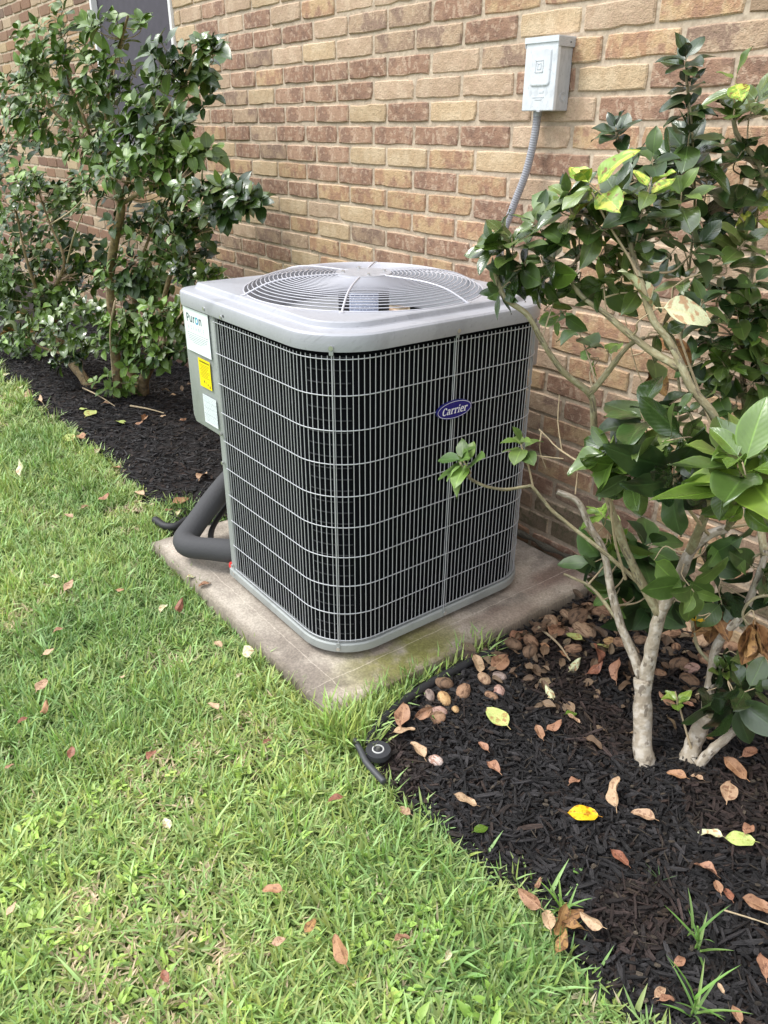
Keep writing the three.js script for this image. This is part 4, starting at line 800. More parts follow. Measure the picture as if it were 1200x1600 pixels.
  [0.862,1.425,0.276,0.072,9,'v',-0.15,0.98,0.12],
  [0.856,1.491,0.282,0.072,5,'y',-0.04,0.99,0.1],
  [0.88,1.456,0.22,0.079,9,'v',0.23,0.97,-0.08],
  [0.88,1.349,0.242,0.079,9,'d',0.25,0.95,-0.16],
  [0.838,1.29,0.293,0.112,10,'d',-0.05,1,-0.01],
  [0.903,1.225,0.259,0.09,9,'d',-0.6,0.75,0.28],
  [0.951,1.17,0.284,0.079,9,'v',0.27,0.93,-0.25],
  [0.936,1.224,0.196,0.079,5,'y',0.62,0.69,-0.38],
  [0.873,1.045,0.197,0.065,10,'D',0.17,0.95,-0.26],
  [0.909,1.057,0.118,0.073,9,'d',0.57,0.71,-0.41],
  [0.813,1.068,0.287,0.076,8,'m',-0.64,0.72,0.28],
  [0.839,1.193,0.276,0.082,8,'D',0.7,-0.63,-0.35],
  [0.853,0.921,0.176,0.07,10,'d',-0.53,0.84,0.1],
  [0.913,0.891,0.117,0.074,9,'d',0.05,0.96,-0.26],
  [0.92,0.826,0.166,0.08,9,'m',-0.39,-0.81,0.45],
  [0.947,0.939,0.122,0.07,9,'v',0.68,0.57,-0.46],
  [0.829,0.862,0.206,0.075,8,'d',-0.84,-0.1,0.53],
  [0.995,0.821,0.13,0.083,8,'d',0.88,0.13,-0.45],
  [0.777,1.117,0.301,0.067,7,'d',-0.47,-0.78,0.42],
  [1.275,0.167,0.493,0.126,10,'D',0.67,-0.68,0.28],
  [1.202,0.157,0.451,0.105,7,'D',0.6,0.49,-0.63],
  [1.283,0.202,0.437,0.086,7,'d',0.56,0.55,-0.61],
  [1.154,0.137,0.544,0.043,6,'w',-0.55,0.76,-0.35],
  [1.201,0.209,0.439,0.052,8,'v',-0.16,0.83,-0.53],
  [1.291,0.416,0.541,0.084,9,'x',0.49,-0.8,0.34],
  [1.127,0.327,0.365,0.105,8,'D',0.52,-0.8,0.28],
  [1.121,0.302,0.384,0.091,4,'x',0.49,-0.81,0.32],
  [1.123,0.308,0.431,0.045,2,'Y',-0.25,-0.74,0.63],
  [1.194,0.428,0.326,0.095,8,'d',0.92,-0.33,-0.19],
  [1.226,0.238,0.407,0.063,7,'v',0.94,-0.28,-0.19],
  [0.768,0.835,0.276,0.099,3,'x',0.36,-0.93,0.08],
  [0.801,0.923,0.266,0.073,2,'x',0.44,-0.9,-0.02],
  [0.895,0.998,0.159,0.079,9,'m',-0.37,0.93,0.02],
  [0.937,0.999,0.114,0.08,9,'d',0.31,0.89,-0.33],
  [0.888,0.869,0.171,0.076,9,'v',-0.66,0.73,0.16],
  [0.913,0.966,0.133,0.073,8,'d',-0.1,0.98,-0.16],
  [0.977,0.881,0.122,0.08,8,'m',0.53,0.73,-0.44],
  [0.817,0.956,0.188,0.073,8,'d',-0.64,0.74,0.21],
  [0.939,0.777,0.148,0.084,8,'d',-0.3,0.94,-0.15],
  [0.882,0.785,0.176,0.074,8,'m',-0.77,0.59,0.23],
  [0.88,1.124,0.238,0.079,8,'m',-0.37,0.93,0.08],
  [0.917,1.317,0.2,0.073,8,'d',0.41,0.88,-0.24]
];
const toCl = (r) => ({ p: V(r[0], r[1], r[2]), L: r[3], n: r[4], t: r[5], a: V(r[6], r[7], r[8]) });
const nearBark = (kind, r) => kind === 'trunk' ? bark.pale : kind === 'branch' ? (r > 0.014 ? bark.pale : bark.mossy) : bark.twig;
seed = 77;
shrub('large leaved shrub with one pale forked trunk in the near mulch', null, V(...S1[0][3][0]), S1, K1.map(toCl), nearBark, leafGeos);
shrub('leaning two stemmed shrub at the right edge, reaching up the brick wall', null, V(...S2[0][3][0]), S2, K2.map(toCl), nearBark, leafGeos);
const LAS = [
  ['trunk',0.028,0.02,[[-2.513,-0.05,0.593],[-2.464,0.172,0.593],[-2.416,0.435,0.593],[-2.366,0.649,0.593],[-2.23,0.843,0.593],[-2.062,1.024,0.593],[-2.052,1.111,0.593]]],
  ['branch',0.02,0.008,[[-2.064,1.082,0.593],[-2.156,1.191,0.593],[-2.298,1.273,0.593],[-2.535,1.371,0.593],[-2.732,1.474,0.643],[-2.812,1.62,0.673]]],
  ['branch',0.015,0.006,[[-2.064,1.082,0.593],[-2.114,1.249,0.593],[-2.095,1.413,0.593],[-2.143,1.547,0.543],[-1.964,1.691,0.543],[-1.806,1.809,0.543]]],
  ['branch',0.013,0.006,[[-2.07,1.067,0.593],[-1.769,1.259,0.593],[-1.516,1.387,0.593],[-1.262,1.52,0.593],[-1.098,1.617,0.593]]],
  ['branch',0.01,0.005,[[-2.298,1.273,0.593],[-2.104,1.438,0.693],[-2.246,1.597,0.693],[-2.24,1.774,0.693]]],
  ['branch',0.012,0.005,[[-2.059,1.053,0.593],[-1.499,1.169,0.643],[-1.121,1.188,0.643],[-0.852,1.178,0.593]]],
  ['twig',0.006,0.003,[[-2.416,0.435,0.593],[-2.095,0.6,0.673],[-2.187,0.422,0.693],[-2.256,0.164,0.693]]]
], LAB = [
  [-2.226,1.797,0.693,0.126,0.116,9,'g'],
  [-2.724,1.728,0.693,0.112,0.12,6,'g'],
  [-2.163,1.622,0.643,0.178,0.128,14,'v'],
  [-1.908,1.736,0.543,0.109,0.153,12,'g'],
  [-2.365,1.468,0.693,0.278,0.141,26,'m'],
  [-1.901,1.513,0.593,0.185,0.152,22,'m'],
  [-2.888,1.399,0.693,0.165,0.115,12,'g'],
  [-1.746,1.324,0.593,0.211,0.097,24,'d'],
  [-1.509,1.411,0.593,0.123,0.092,16,'d'],
  [-1.219,1.571,0.593,0.108,0.12,18,'d'],
  [-1.015,1.642,0.593,0.049,0.038,5,'d'],
  [-1.314,1.319,0.593,0.14,0.076,18,'g'],
  [-1.914,1.174,0.593,0.186,0.095,20,'d'],
  [-0.962,1.163,0.643,0.119,0.066,16,'d'],
  [-0.781,1.172,0.593,0.056,0.04,6,'d'],
  [-2.671,1.642,0.693,0.119,0.119,7,'v'],
  [-2.129,0.948,0.493,0.108,0.058,5,'d'],
  [-1.391,1.236,0.693,0.147,0.065,14,'m'],
  [-2.164,1.318,0.693,0.142,0.078,10,'v']
], LBS = [
  ['trunk',0.035,0.02,[[-2.489,-0.057,0.462],[-2.401,0.089,0.462],[-2.217,0.26,0.462],[-2.085,0.41,0.462],[-1.989,0.592,0.462]]],
  ['trunk',0.03,0.018,[[-2.552,-0.066,0.462],[-2.611,0.079,0.462],[-2.55,0.246,0.462],[-2.413,0.49,0.462],[-2.288,0.713,0.462]]],
  ['branch',0.014,0.006,[[-1.989,0.592,0.462],[-1.821,0.772,0.462],[-1.564,0.945,0.462],[-1.326,1.069,0.412]]],
  ['branch',0.012,0.006,[[-2.288,0.713,0.462],[-2.109,0.862,0.462],[-1.946,0.997,0.462]]],
  ['twig',0.006,0.003,[[-2.085,0.41,0.462],[-1.614,0.574,0.562],[-1.441,0.664,0.582]]]
], LBB = [
  [-1.64,1.048,0.462,0.135,0.084,16,'d'],
  [-1.792,0.88,0.462,0.174,0.101,22,'D'],
  [-2.078,0.956,0.462,0.143,0.089,12,'d'],
  [-2.208,0.691,0.462,0.192,0.14,30,'d'],
  [-1.642,0.571,0.582,0.123,0.104,24,'G'],
  [-2.56,0.568,0.412,0.152,0.088,9,'v'],
  [-2.26,0.323,0.582,0.169,0.15,26,'m'],
  [-1.946,0.343,0.512,0.113,0.106,18,'d'],
  [-1.404,0.783,0.462,0.055,0.043,5,'G'],
  [-1.484,1.007,0.462,0.124,0.075,12,'d'],
  [-2.492,0.065,0.662,0.111,0.056,7,'m'],
  [-2.211,0.453,0.582,0.148,0.092,14,'v'],
  [-1.599,0.8,0.462,0.09,0.08,12,'D'],
  [-3.257,0.512,0.462,0.136,0.1,6,'m']
], LCS = [
  ['trunk',0.034,0.022,[[-2.732,-0.067,0.655],[-2.932,-0.003,0.655],[-3.196,0.081,0.655],[-3.372,0.233,0.655],[-3.312,0.445,0.655]]],
  ['branch',0.016,0.006,[[-3.372,0.233,0.655],[-3.216,0.47,0.755],[-3.14,0.709,0.805],[-3.163,0.953,0.805]]],
  ['branch',0.014,0.006,[[-3.312,0.445,0.655],[-2.923,0.686,0.655],[-3.056,0.867,0.655],[-3.191,1.049,0.655]]],
  ['branch',0.012,0.005,[[-3.196,0.081,0.655],[-3.455,0.106,0.755],[-3.832,0.169,0.805]]],
  ['twig',0.006,0.003,[[-2.861,0.693,0.655],[-2.499,0.871,0.705],[-2.182,1.022,0.735]]],
  ['twig',0.005,0.002,[[-3.045,0.885,0.655],[-2.482,0.998,0.705],[-1.985,1.12,0.755]]]
], LCB = [
  [-3.675,1.557,0.555,0.167,0.191,14,'d'],
  [-3.652,1.17,0.655,0.19,0.19,18,'d'],
  [-3.103,1.024,0.755,0.193,0.154,22,'G'],
  [-3.338,0.824,0.655,0.271,0.19,32,'d'],
  [-3.056,0.698,0.555,0.182,0.164,22,'D'],
  [-3.349,0.609,0.805,0.181,0.203,26,'v'],
  [-3.192,0.399,0.775,0.265,0.199,36,'m'],
  [-2.507,0.443,0.775,0.175,0.14,24,'g'],
  [-3.741,0.077,0.805,0.221,0.123,18,'m'],
  [-3.144,1.046,0.505,0.184,0.123,14,'D'],
  [-3.985,1.346,0.555,0.126,0.201,10,'d'],
  [-3.526,0.314,0.855,0.141,0.188,14,'G'],
  [-2.798,0.194,0.705,0.133,0.104,12,'D'],
  [-3.009,0.345,0.855,0.192,0.051,3,'x'],
  [-3.226,0.423,0.855,0.111,0.035,2,'x'],
  [-3.234,0.573,0.655,0.223,0.134,16,'D'],
  [-4.875,0.954,0.655,0.23,0.69,30,'d'],
  [-5.38,0.194,0.755,0.248,0.435,24,'m']
];
function blobClusters(bl, L) {
  const out = [];
  for (const [x, y, z, rx, ry, n, t] of bl) for (let i = 0; i < Math.ceil(n * 1.02); i++) {
    let a; do a = V(rr(-1, 1), rr(-1, 1), rr(-1, 1)); while (a.length() > 1);
    if (a.length() < 0.35) a.multiplyScalar(1.7);
    const zz = Math.max(0.1, z + a.z * Math.min(rx, 0.26)), right = V(0.614, 0, -0.789);
    const p = V(x, y, zz).addScaledVector(right, a.x * rx).add(V(0, a.y * ry, 0));
    if (p.z < 0.06) p.z = 0.06;
    out.push({ p, L: L * rr(0.85, 1.3), n: 6 + Math.floor(rnd() * 3), t: rnd() < 0.5 && t !== 'x' ? pick(['g', 'v', 'G', 'v', 'g']) : t, a: V(a.x * 0.7, 0.55 + a.y * 0.5, a.z * 0.6 + 0.35) });
  }
  return out;
}
const farBark = (kind) => kind === 'twig' ? bark.twig : bark.brown;
const G3 = 'shrubs in the far mulch bed';
seed = 501; shrub('tall far shrub with slim bare trunk rising in front of the window', G3, V(...LAS[0][3][0]), LAS, blobClusters(LAB, 0.066), farBark, smallGeos, true);
seed = 502; shrub('dark leaved far shrub on a thick stump nearest the cooling unit', G3, V(...LBS[0][3][0]), LBS, blobClusters(LBB, 0.062), farBark, smallGeos, true);
seed = 503; shrub('bushy far shrub leaning left with brown curled leaves at picture edge', G3, V(...LCS[0][3][0]), LCS, blobClusters(LCB, 0.066), farBark, smallGeos, true);

// ---------------------------------------------------------------- mulch chips
seed = 900;
const woodTex = tex(128, 64, (u, v) => { const k = 150 + 90 * (noise(u * 4, v * 24, 3, 4, 24) - 0.5) + 60 * (noise(u * 10, v * 60, 5, 10, 60) - 0.5); return [k, k, k]; });
const woodBump = tex(128, 64, (u, v) => { const k = 255 * (0.6 * noise(u * 4, v * 26, 3, 4, 26) + 0.4 * noise(u * 12, v * 60, 6, 12, 60)); return [k, k, k]; }, { srgb: false });
const chipMat = std({ map: woodTex, bumpMap: woodBump, bumpScale: 0.0016, roughness: 0.62 });
const chipGeos = [0, 1, 2, 3, 4].map((s) => {
  const g = new THREE.BoxGeometry(1, 1, 1, 3, 1, 1), p = g.attributes.position;
  const key = (x, y, z) => Math.round(x * 3 + 10) * 100 + Math.round(y * 2 + 5) * 10 + Math.round(z * 2 + 5);
  for (let i = 0; i < p.count; i++) {
    const x = p.getX(i), y = p.getY(i), z = p.getZ(i), k = key(x, y, z), e = Math.abs(x) > 0.4 ? 0.45 + 0.4 * hash(k, 1, s) : 0.85 + 0.3 * hash(k, 1, s);
    p.setXYZ(i, x + (hash(k, 2, s) - 0.5) * 0.24, y * (0.7 + 0.6 * hash(k, 3, s)) + 0.12 * Math.sin(x * 3 + s), z * e + 0.1 * Math.sin(x * 2.4 + s * 2));
  }
  return toCreasedNormals(g, 0.6);
});
const mulchAt = (x, z) => -0.045 + 0.022 * fbm(x * 7, z * 7, 11, 3) * Math.min(1, (lawnEdge(x) - z) / 0.08 + 0.2);
function scatter(name, geos, mat, spots, label, parentName) {
  const g = new THREE.Group(); g.name = numbered(name); tag(g, label, null, null, 'stuff'); scene.add(g);
  const by = geos.map(() => []); spots.forEach((s) => by[s.g % geos.length].push(s));
  by.forEach((l, i) => {
    if (!l.length) return; const m = new THREE.InstancedMesh(geos[i], Array.isArray(mat) ? mat[i % mat.length] : mat, l.length); m.name = parentName; m.castShadow = m.receiveShadow = true; m.userData.kind = 'stuff';
    l.forEach((s, k) => { m.setMatrixAt(k, s.m); if (s.c) m.setColorAt(k, s.c); }); g.add(m);
  });
  return g;
}
const TRS = (x, y, z, rx, ry, rz, sx, sy, sz) => new THREE.Matrix4().compose(V(x, y, z), new THREE.Quaternion().setFromEuler(new THREE.Euler(rx, ry, rz, 'YXZ')), V(sx, sy, sz));
{
  const spots = [];
  const add = (x, z, big) => {
    if (z > lawnEdge(x) - 0.004 || z < 0.02) return;
    if (x > -0.66 && x < 0.565) return; if (inStrip(x, z)) return;
    const stony = x > 0.5 && x < 1.12 && z < 0.62 && z > 0.1 && rnd() < 0.35; if (stony) return;
    const q0 = rnd(), L = big ? 0.014 + 0.05 * q0 * q0 : rr(0.006, 0.022), W = big ? (rnd() < 0.2 ? rr(0.007, 0.012) : rr(0.0022, 0.007)) : rr(0.0015, 0.005), T = rr(0.002, 0.005);
    const soil = x > 0.6 && noise(x * 5 + 3, z * 5, 61) > 0.62, k = (rnd() < 0.09 ? rr(0.05, 0.1) : Math.pow(rnd(), 2) * 0.075 + 0.017), warm = rnd() < 0.14 ? 1.5 : 1.06;
    spots.push({ g: Math.floor(rnd() * 5), m: TRS(x, mulchAt(x, z) + 0.006 + rr(0, big ? 0.014 : 0.006), z, rr(-0.35, 0.35), rr(0, 6.28), rr(-0.22, 0.22), L, T, W), c: lin(k * (soil ? 1.5 : warm) * 1.5, k * 1.45, k * (soil ? 1.25 : 1.5) * (warm > 1.2 ? 0.75 : 1.0)) });
  };
  for (let i = 0; i < 15000; i++) add(rr(0.56, 2.2), rr(0.02, 1.2), true);
  for (let i = 0; i < 34000; i++) add(rr(0.56, 2.2), rr(0.02, 1.2), false);
  for (let i = 0; i < 11000; i++) add(rr(-4.6, -0.64), rr(0.02, 1.1), true);
  for (let i = 0; i < 3000; i++) add(rr(2.2, 4.1), rr(0.02, 1.2), true);
  scatter('mulch', chipGeos, chipMat, spots, 'loose black shredded wood mulch', 'mulch_chip');
}
{ // pale slivers and crumbs on the mulch
  const spots = [];
  for (let i = 0; i < 1100; i++) {
    const near = i < 820, x = near ? rr(0.62, 1.9) : rr(-4, -0.66), z = near ? rr(0.05, 1.14) : rr(0.3, 0.98); if (z > lawnEdge(x) - 0.02 || inStrip(x, z)) continue;
    const k = rr(0.07, 0.4), thin = rnd() < 0.75;
    spots.push({ g: Math.floor(rnd() * 5), m: TRS(x, mulchAt(x, z) + 0.021, z, rr(-0.3, 0.3), rr(0, 6.28), rr(-0.2, 0.2), thin ? rr(0.008, 0.034) : rr(0.006, 0.013), thin ? 0.0012 : 0.003, thin ? rr(0.001, 0.0022) : rr(0.004, 0.009)), c: lin(k, k * 0.78, k * 0.55) });
  }
  scatter('wood_slivers', chipGeos, chipMat, spots, 'pale wood slivers and crumbs strewn on the mulch', 'sliver');
}

// ---------------------------------------------------------------- stones and litter by the pad
const stoneGeos = [1, 2, 3, 4].map((s) => { const g = mergeVertices(new THREE.IcosahedronGeometry(0.5, 3).deleteAttribute('normal').deleteAttribute('uv')), p = g.attributes.position, uv = []; for (let i = 0; i < p.count; i++) { const v = V(p.getX(i), p.getY(i), p.getZ(i)), k = 0.82 + 0.36 * fbm(v.x * 2.2 + s * 5, v.y * 2.2 + v.z * 1.7, s, 2); p.setXYZ(i, v.x * k, v.y * k, v.z * k * 0.95); uv.push(v.x + 0.5, v.z + v.y * 0.5); } g.setAttribute('uv', new THREE.Float32BufferAttribute(uv, 2)); g.computeVertexNormals(); return g; });
const stoneMat = {};
for (const [t, a, b, d] of [['y', [196, 156, 104], [212, 178, 130], [150, 112, 76]], ['g', [142, 124, 114], [166, 148, 138], [112, 96, 90]], ['b', [116, 92, 72], [142, 114, 90], [84, 66, 52]], ['o', [148, 112, 86], [170, 138, 110], [108, 80, 60]], ['p', [176, 140, 126], [198, 166, 152], [140, 104, 92]], ['t', [174, 142, 112], [194, 166, 136], [130, 100, 78]], ['w', [214, 192, 180], [228, 212, 202], [170, 130, 112]]])
  stoneMat[t] = std({ map: tex(128, 128, (u, v) => { let c = mix3(a, b, fbm(u * 6, v * 6, 5 + t.charCodeAt(0), 4)); c = mix3(c, d, sstep(0.5, 0.7, fbm(u * 4, v * 7, 9 + t.charCodeAt(0), 4))); const g = 0.9 + 0.2 * noise(u * 50, v * 50, 3); return c.map((q) => q * g); }), bumpMap: soilBump, bumpScale: 0.0015, roughness: 0.8 });
seed = 1300;
const STONES = [
  [0.672,0.869,0.049,'y','smooth egg-shaped ochre stone in the small stone group by the edging'],
  [0.639,0.895,0.044,'g','grey brown stone left of the egg-shaped ochre stone'],
  [0.629,0.826,0.059,'b','dark brown stone behind the egg-shaped ochre stone'],
  [0.685,0.808,0.048,'o','reddish brown slab-like stone right of the egg-shaped ochre stone'],
  [0.707,0.914,0.043,'p','pinkish stone in front of the egg-shaped ochre stone'],
  [0.683,0.933,0.032,'b','brown stone left of the pinkish stone'],
  [0.723,0.872,0.025,'y','small ochre stone right of the pinkish stone'],
  [0.722,0.94,0.046,'o','tan stone beside the orange leaf on edge'],
  [0.679,0.723,0.047,'t','tan stone beside the brown leaf heap'],
  [0.699,0.682,0.042,'g','purple grey stone standing by the brown leaf heap'],
  [0.743,0.726,0.037,'p','knobbly pink stone below the purple grey one'],
  [0.746,0.759,0.037,'o','flat brown stone beside the knobbly pink one'],
  [0.835,1.041,0.043,'w','white and pink egg-shaped stone alone on the mulch'],
  [0.613,0.537,0.064,'b','round brown stone close to the grass tuft'],
  [0.669,0.521,0.06,'b','long brown stone right of the round brown one'],
  [0.639,0.486,0.053,'o','orange brown stone behind the long brown one'],
  [0.6,0.349,0.063,'t','tan lumpy stone touching the concrete edge'],
  [0.605,0.408,0.05,'b','*'],
  [0.639,0.268,0.073,'b','*'],
  [0.692,0.304,0.071,'t','*'],
  [0.662,0.177,0.07,'o','brown upright stone near the far trunk branch'],
  [0.743,0.413,0.052,'o','*'],
  [0.78,0.284,0.046,'y','*'],
  [0.813,0.272,0.05,'o','*'],
  [0.778,0.167,0.056,'t','*'],
  [0.872,0.106,0.064,'o','reddish stone right behind the pale trunk'],
  [0.974,0.207,0.066,'b','large oval brown stone right of the pale trunk'],
  [1.008,0.201,0.045,'p','round pinkish stone beside the large oval brown one'],
  [0.894,0.037,0.07,'t','*'],
  [0.962,0.291,0.04,'o','*'],
  [1.013,0.139,0.05,'o','*'],
  [1.037,0.255,0.052,'b','*'],
  [0.954,0.064,0.06,'t','*'],
  [0.605,0.283,0.047,'t','*'],
  [0.613,0.178,0.044,'o','*'],
  [0.665,0.351,0.046,'p','*'],
  [0.7,0.157,0.048,'b','*'],
  [0.672,0.069,0.049,'o','*'],
  [0.836,0.21,0.046,'b','*'],
  [0.829,0.134,0.043,'o','*'],
  [0.951,-0.026,0.057,'b','*'],
  [1.021,0.02,0.052,'o','*'],
  [1.066,0.165,0.045,'t','*'],
  [1.095,0.077,0.05,'b','*'],
  [0.925,0.156,0.042,'o','*'],
  [0.898,0.234,0.041,'b','*'],
  [0.726,0.092,0.044,'t','*'],
  [0.825,-0.009,0.054,'b','*'],
  [0.896,-0.042,0.049,'o','*']
];
STONES.forEach(([x, z, L, t, lab], i) => {
  const q = rr(0.55, 0.78), h = L * rr(0.42, 0.6), y = mulchAt(x, z) + 0.012 + h * 0.28;
  const m = part('s', stoneGeos[i % 4], stoneMat[t], scene); m.name = numbered('stone');
  m.scale.set(L * 1.08, h * 1.1, L * q * 1.2); m.position.set(x, y, z); m.rotation.set(rr(-0.25, 0.25), rr(0, 6.28), rr(-0.25, 0.25));
  if (lab === '*') tag(m, 'rounded brown or tan stone half buried among dead leaves beside the pad', 'stone', 'stones strewn between the pad and the trunks'); else tag(m, lab, 'stone', 'stones strewn between the pad and the trunks');
});
{
  const spots = [], cols = [[0.26, 0.16, 0.1], [0.33, 0.22, 0.145], [0.19, 0.12, 0.08], [0.4, 0.29, 0.19]];
  for (let i = 0; i < 240; i++) { const x = 0.57 + Math.pow(rnd(), 1.2) * 0.62, z = rr(0.08, 0.72); if (rnd() < (x - 0.57) * 1.1 * (z > 0.5 ? 1.4 : 0.7)) continue; const L = rr(0.022, 0.055); const c = pick(cols), k = rr(0.5, 1.1); spots.push({ g: Math.floor(rnd() * 5), m: TRS(x, mulchAt(x, z) + rr(0.014, 0.034), z, rr(-0.6, 0.6), rr(0, 6.28), rr(-0.7, 0.7), L, L, L), c: lin(c[0] * k, c[1] * k, c[2] * k) }); }
  for (let i = 0; i < 70; i++) { const x = rr(-2.5, -0.75), z = rr(0.05, 0.4), L = rr(0.03, 0.06), c = pick(cols); spots.push({ g: Math.floor(rnd() * 4), m: TRS(x, mulchAt(x, z) + 0.02, z, rr(-0.5, 0.5), rr(0, 6.28), rr(-0.5, 0.5), L, L, L), c: lin(...c) }); }
  scatter('leaf_litter', curlGeos, mapped(leafMaps[0], { roughness: 0.7 }), spots, 'small dead leaves heaped between the stones and along the wall', 'litter_leaf');
}

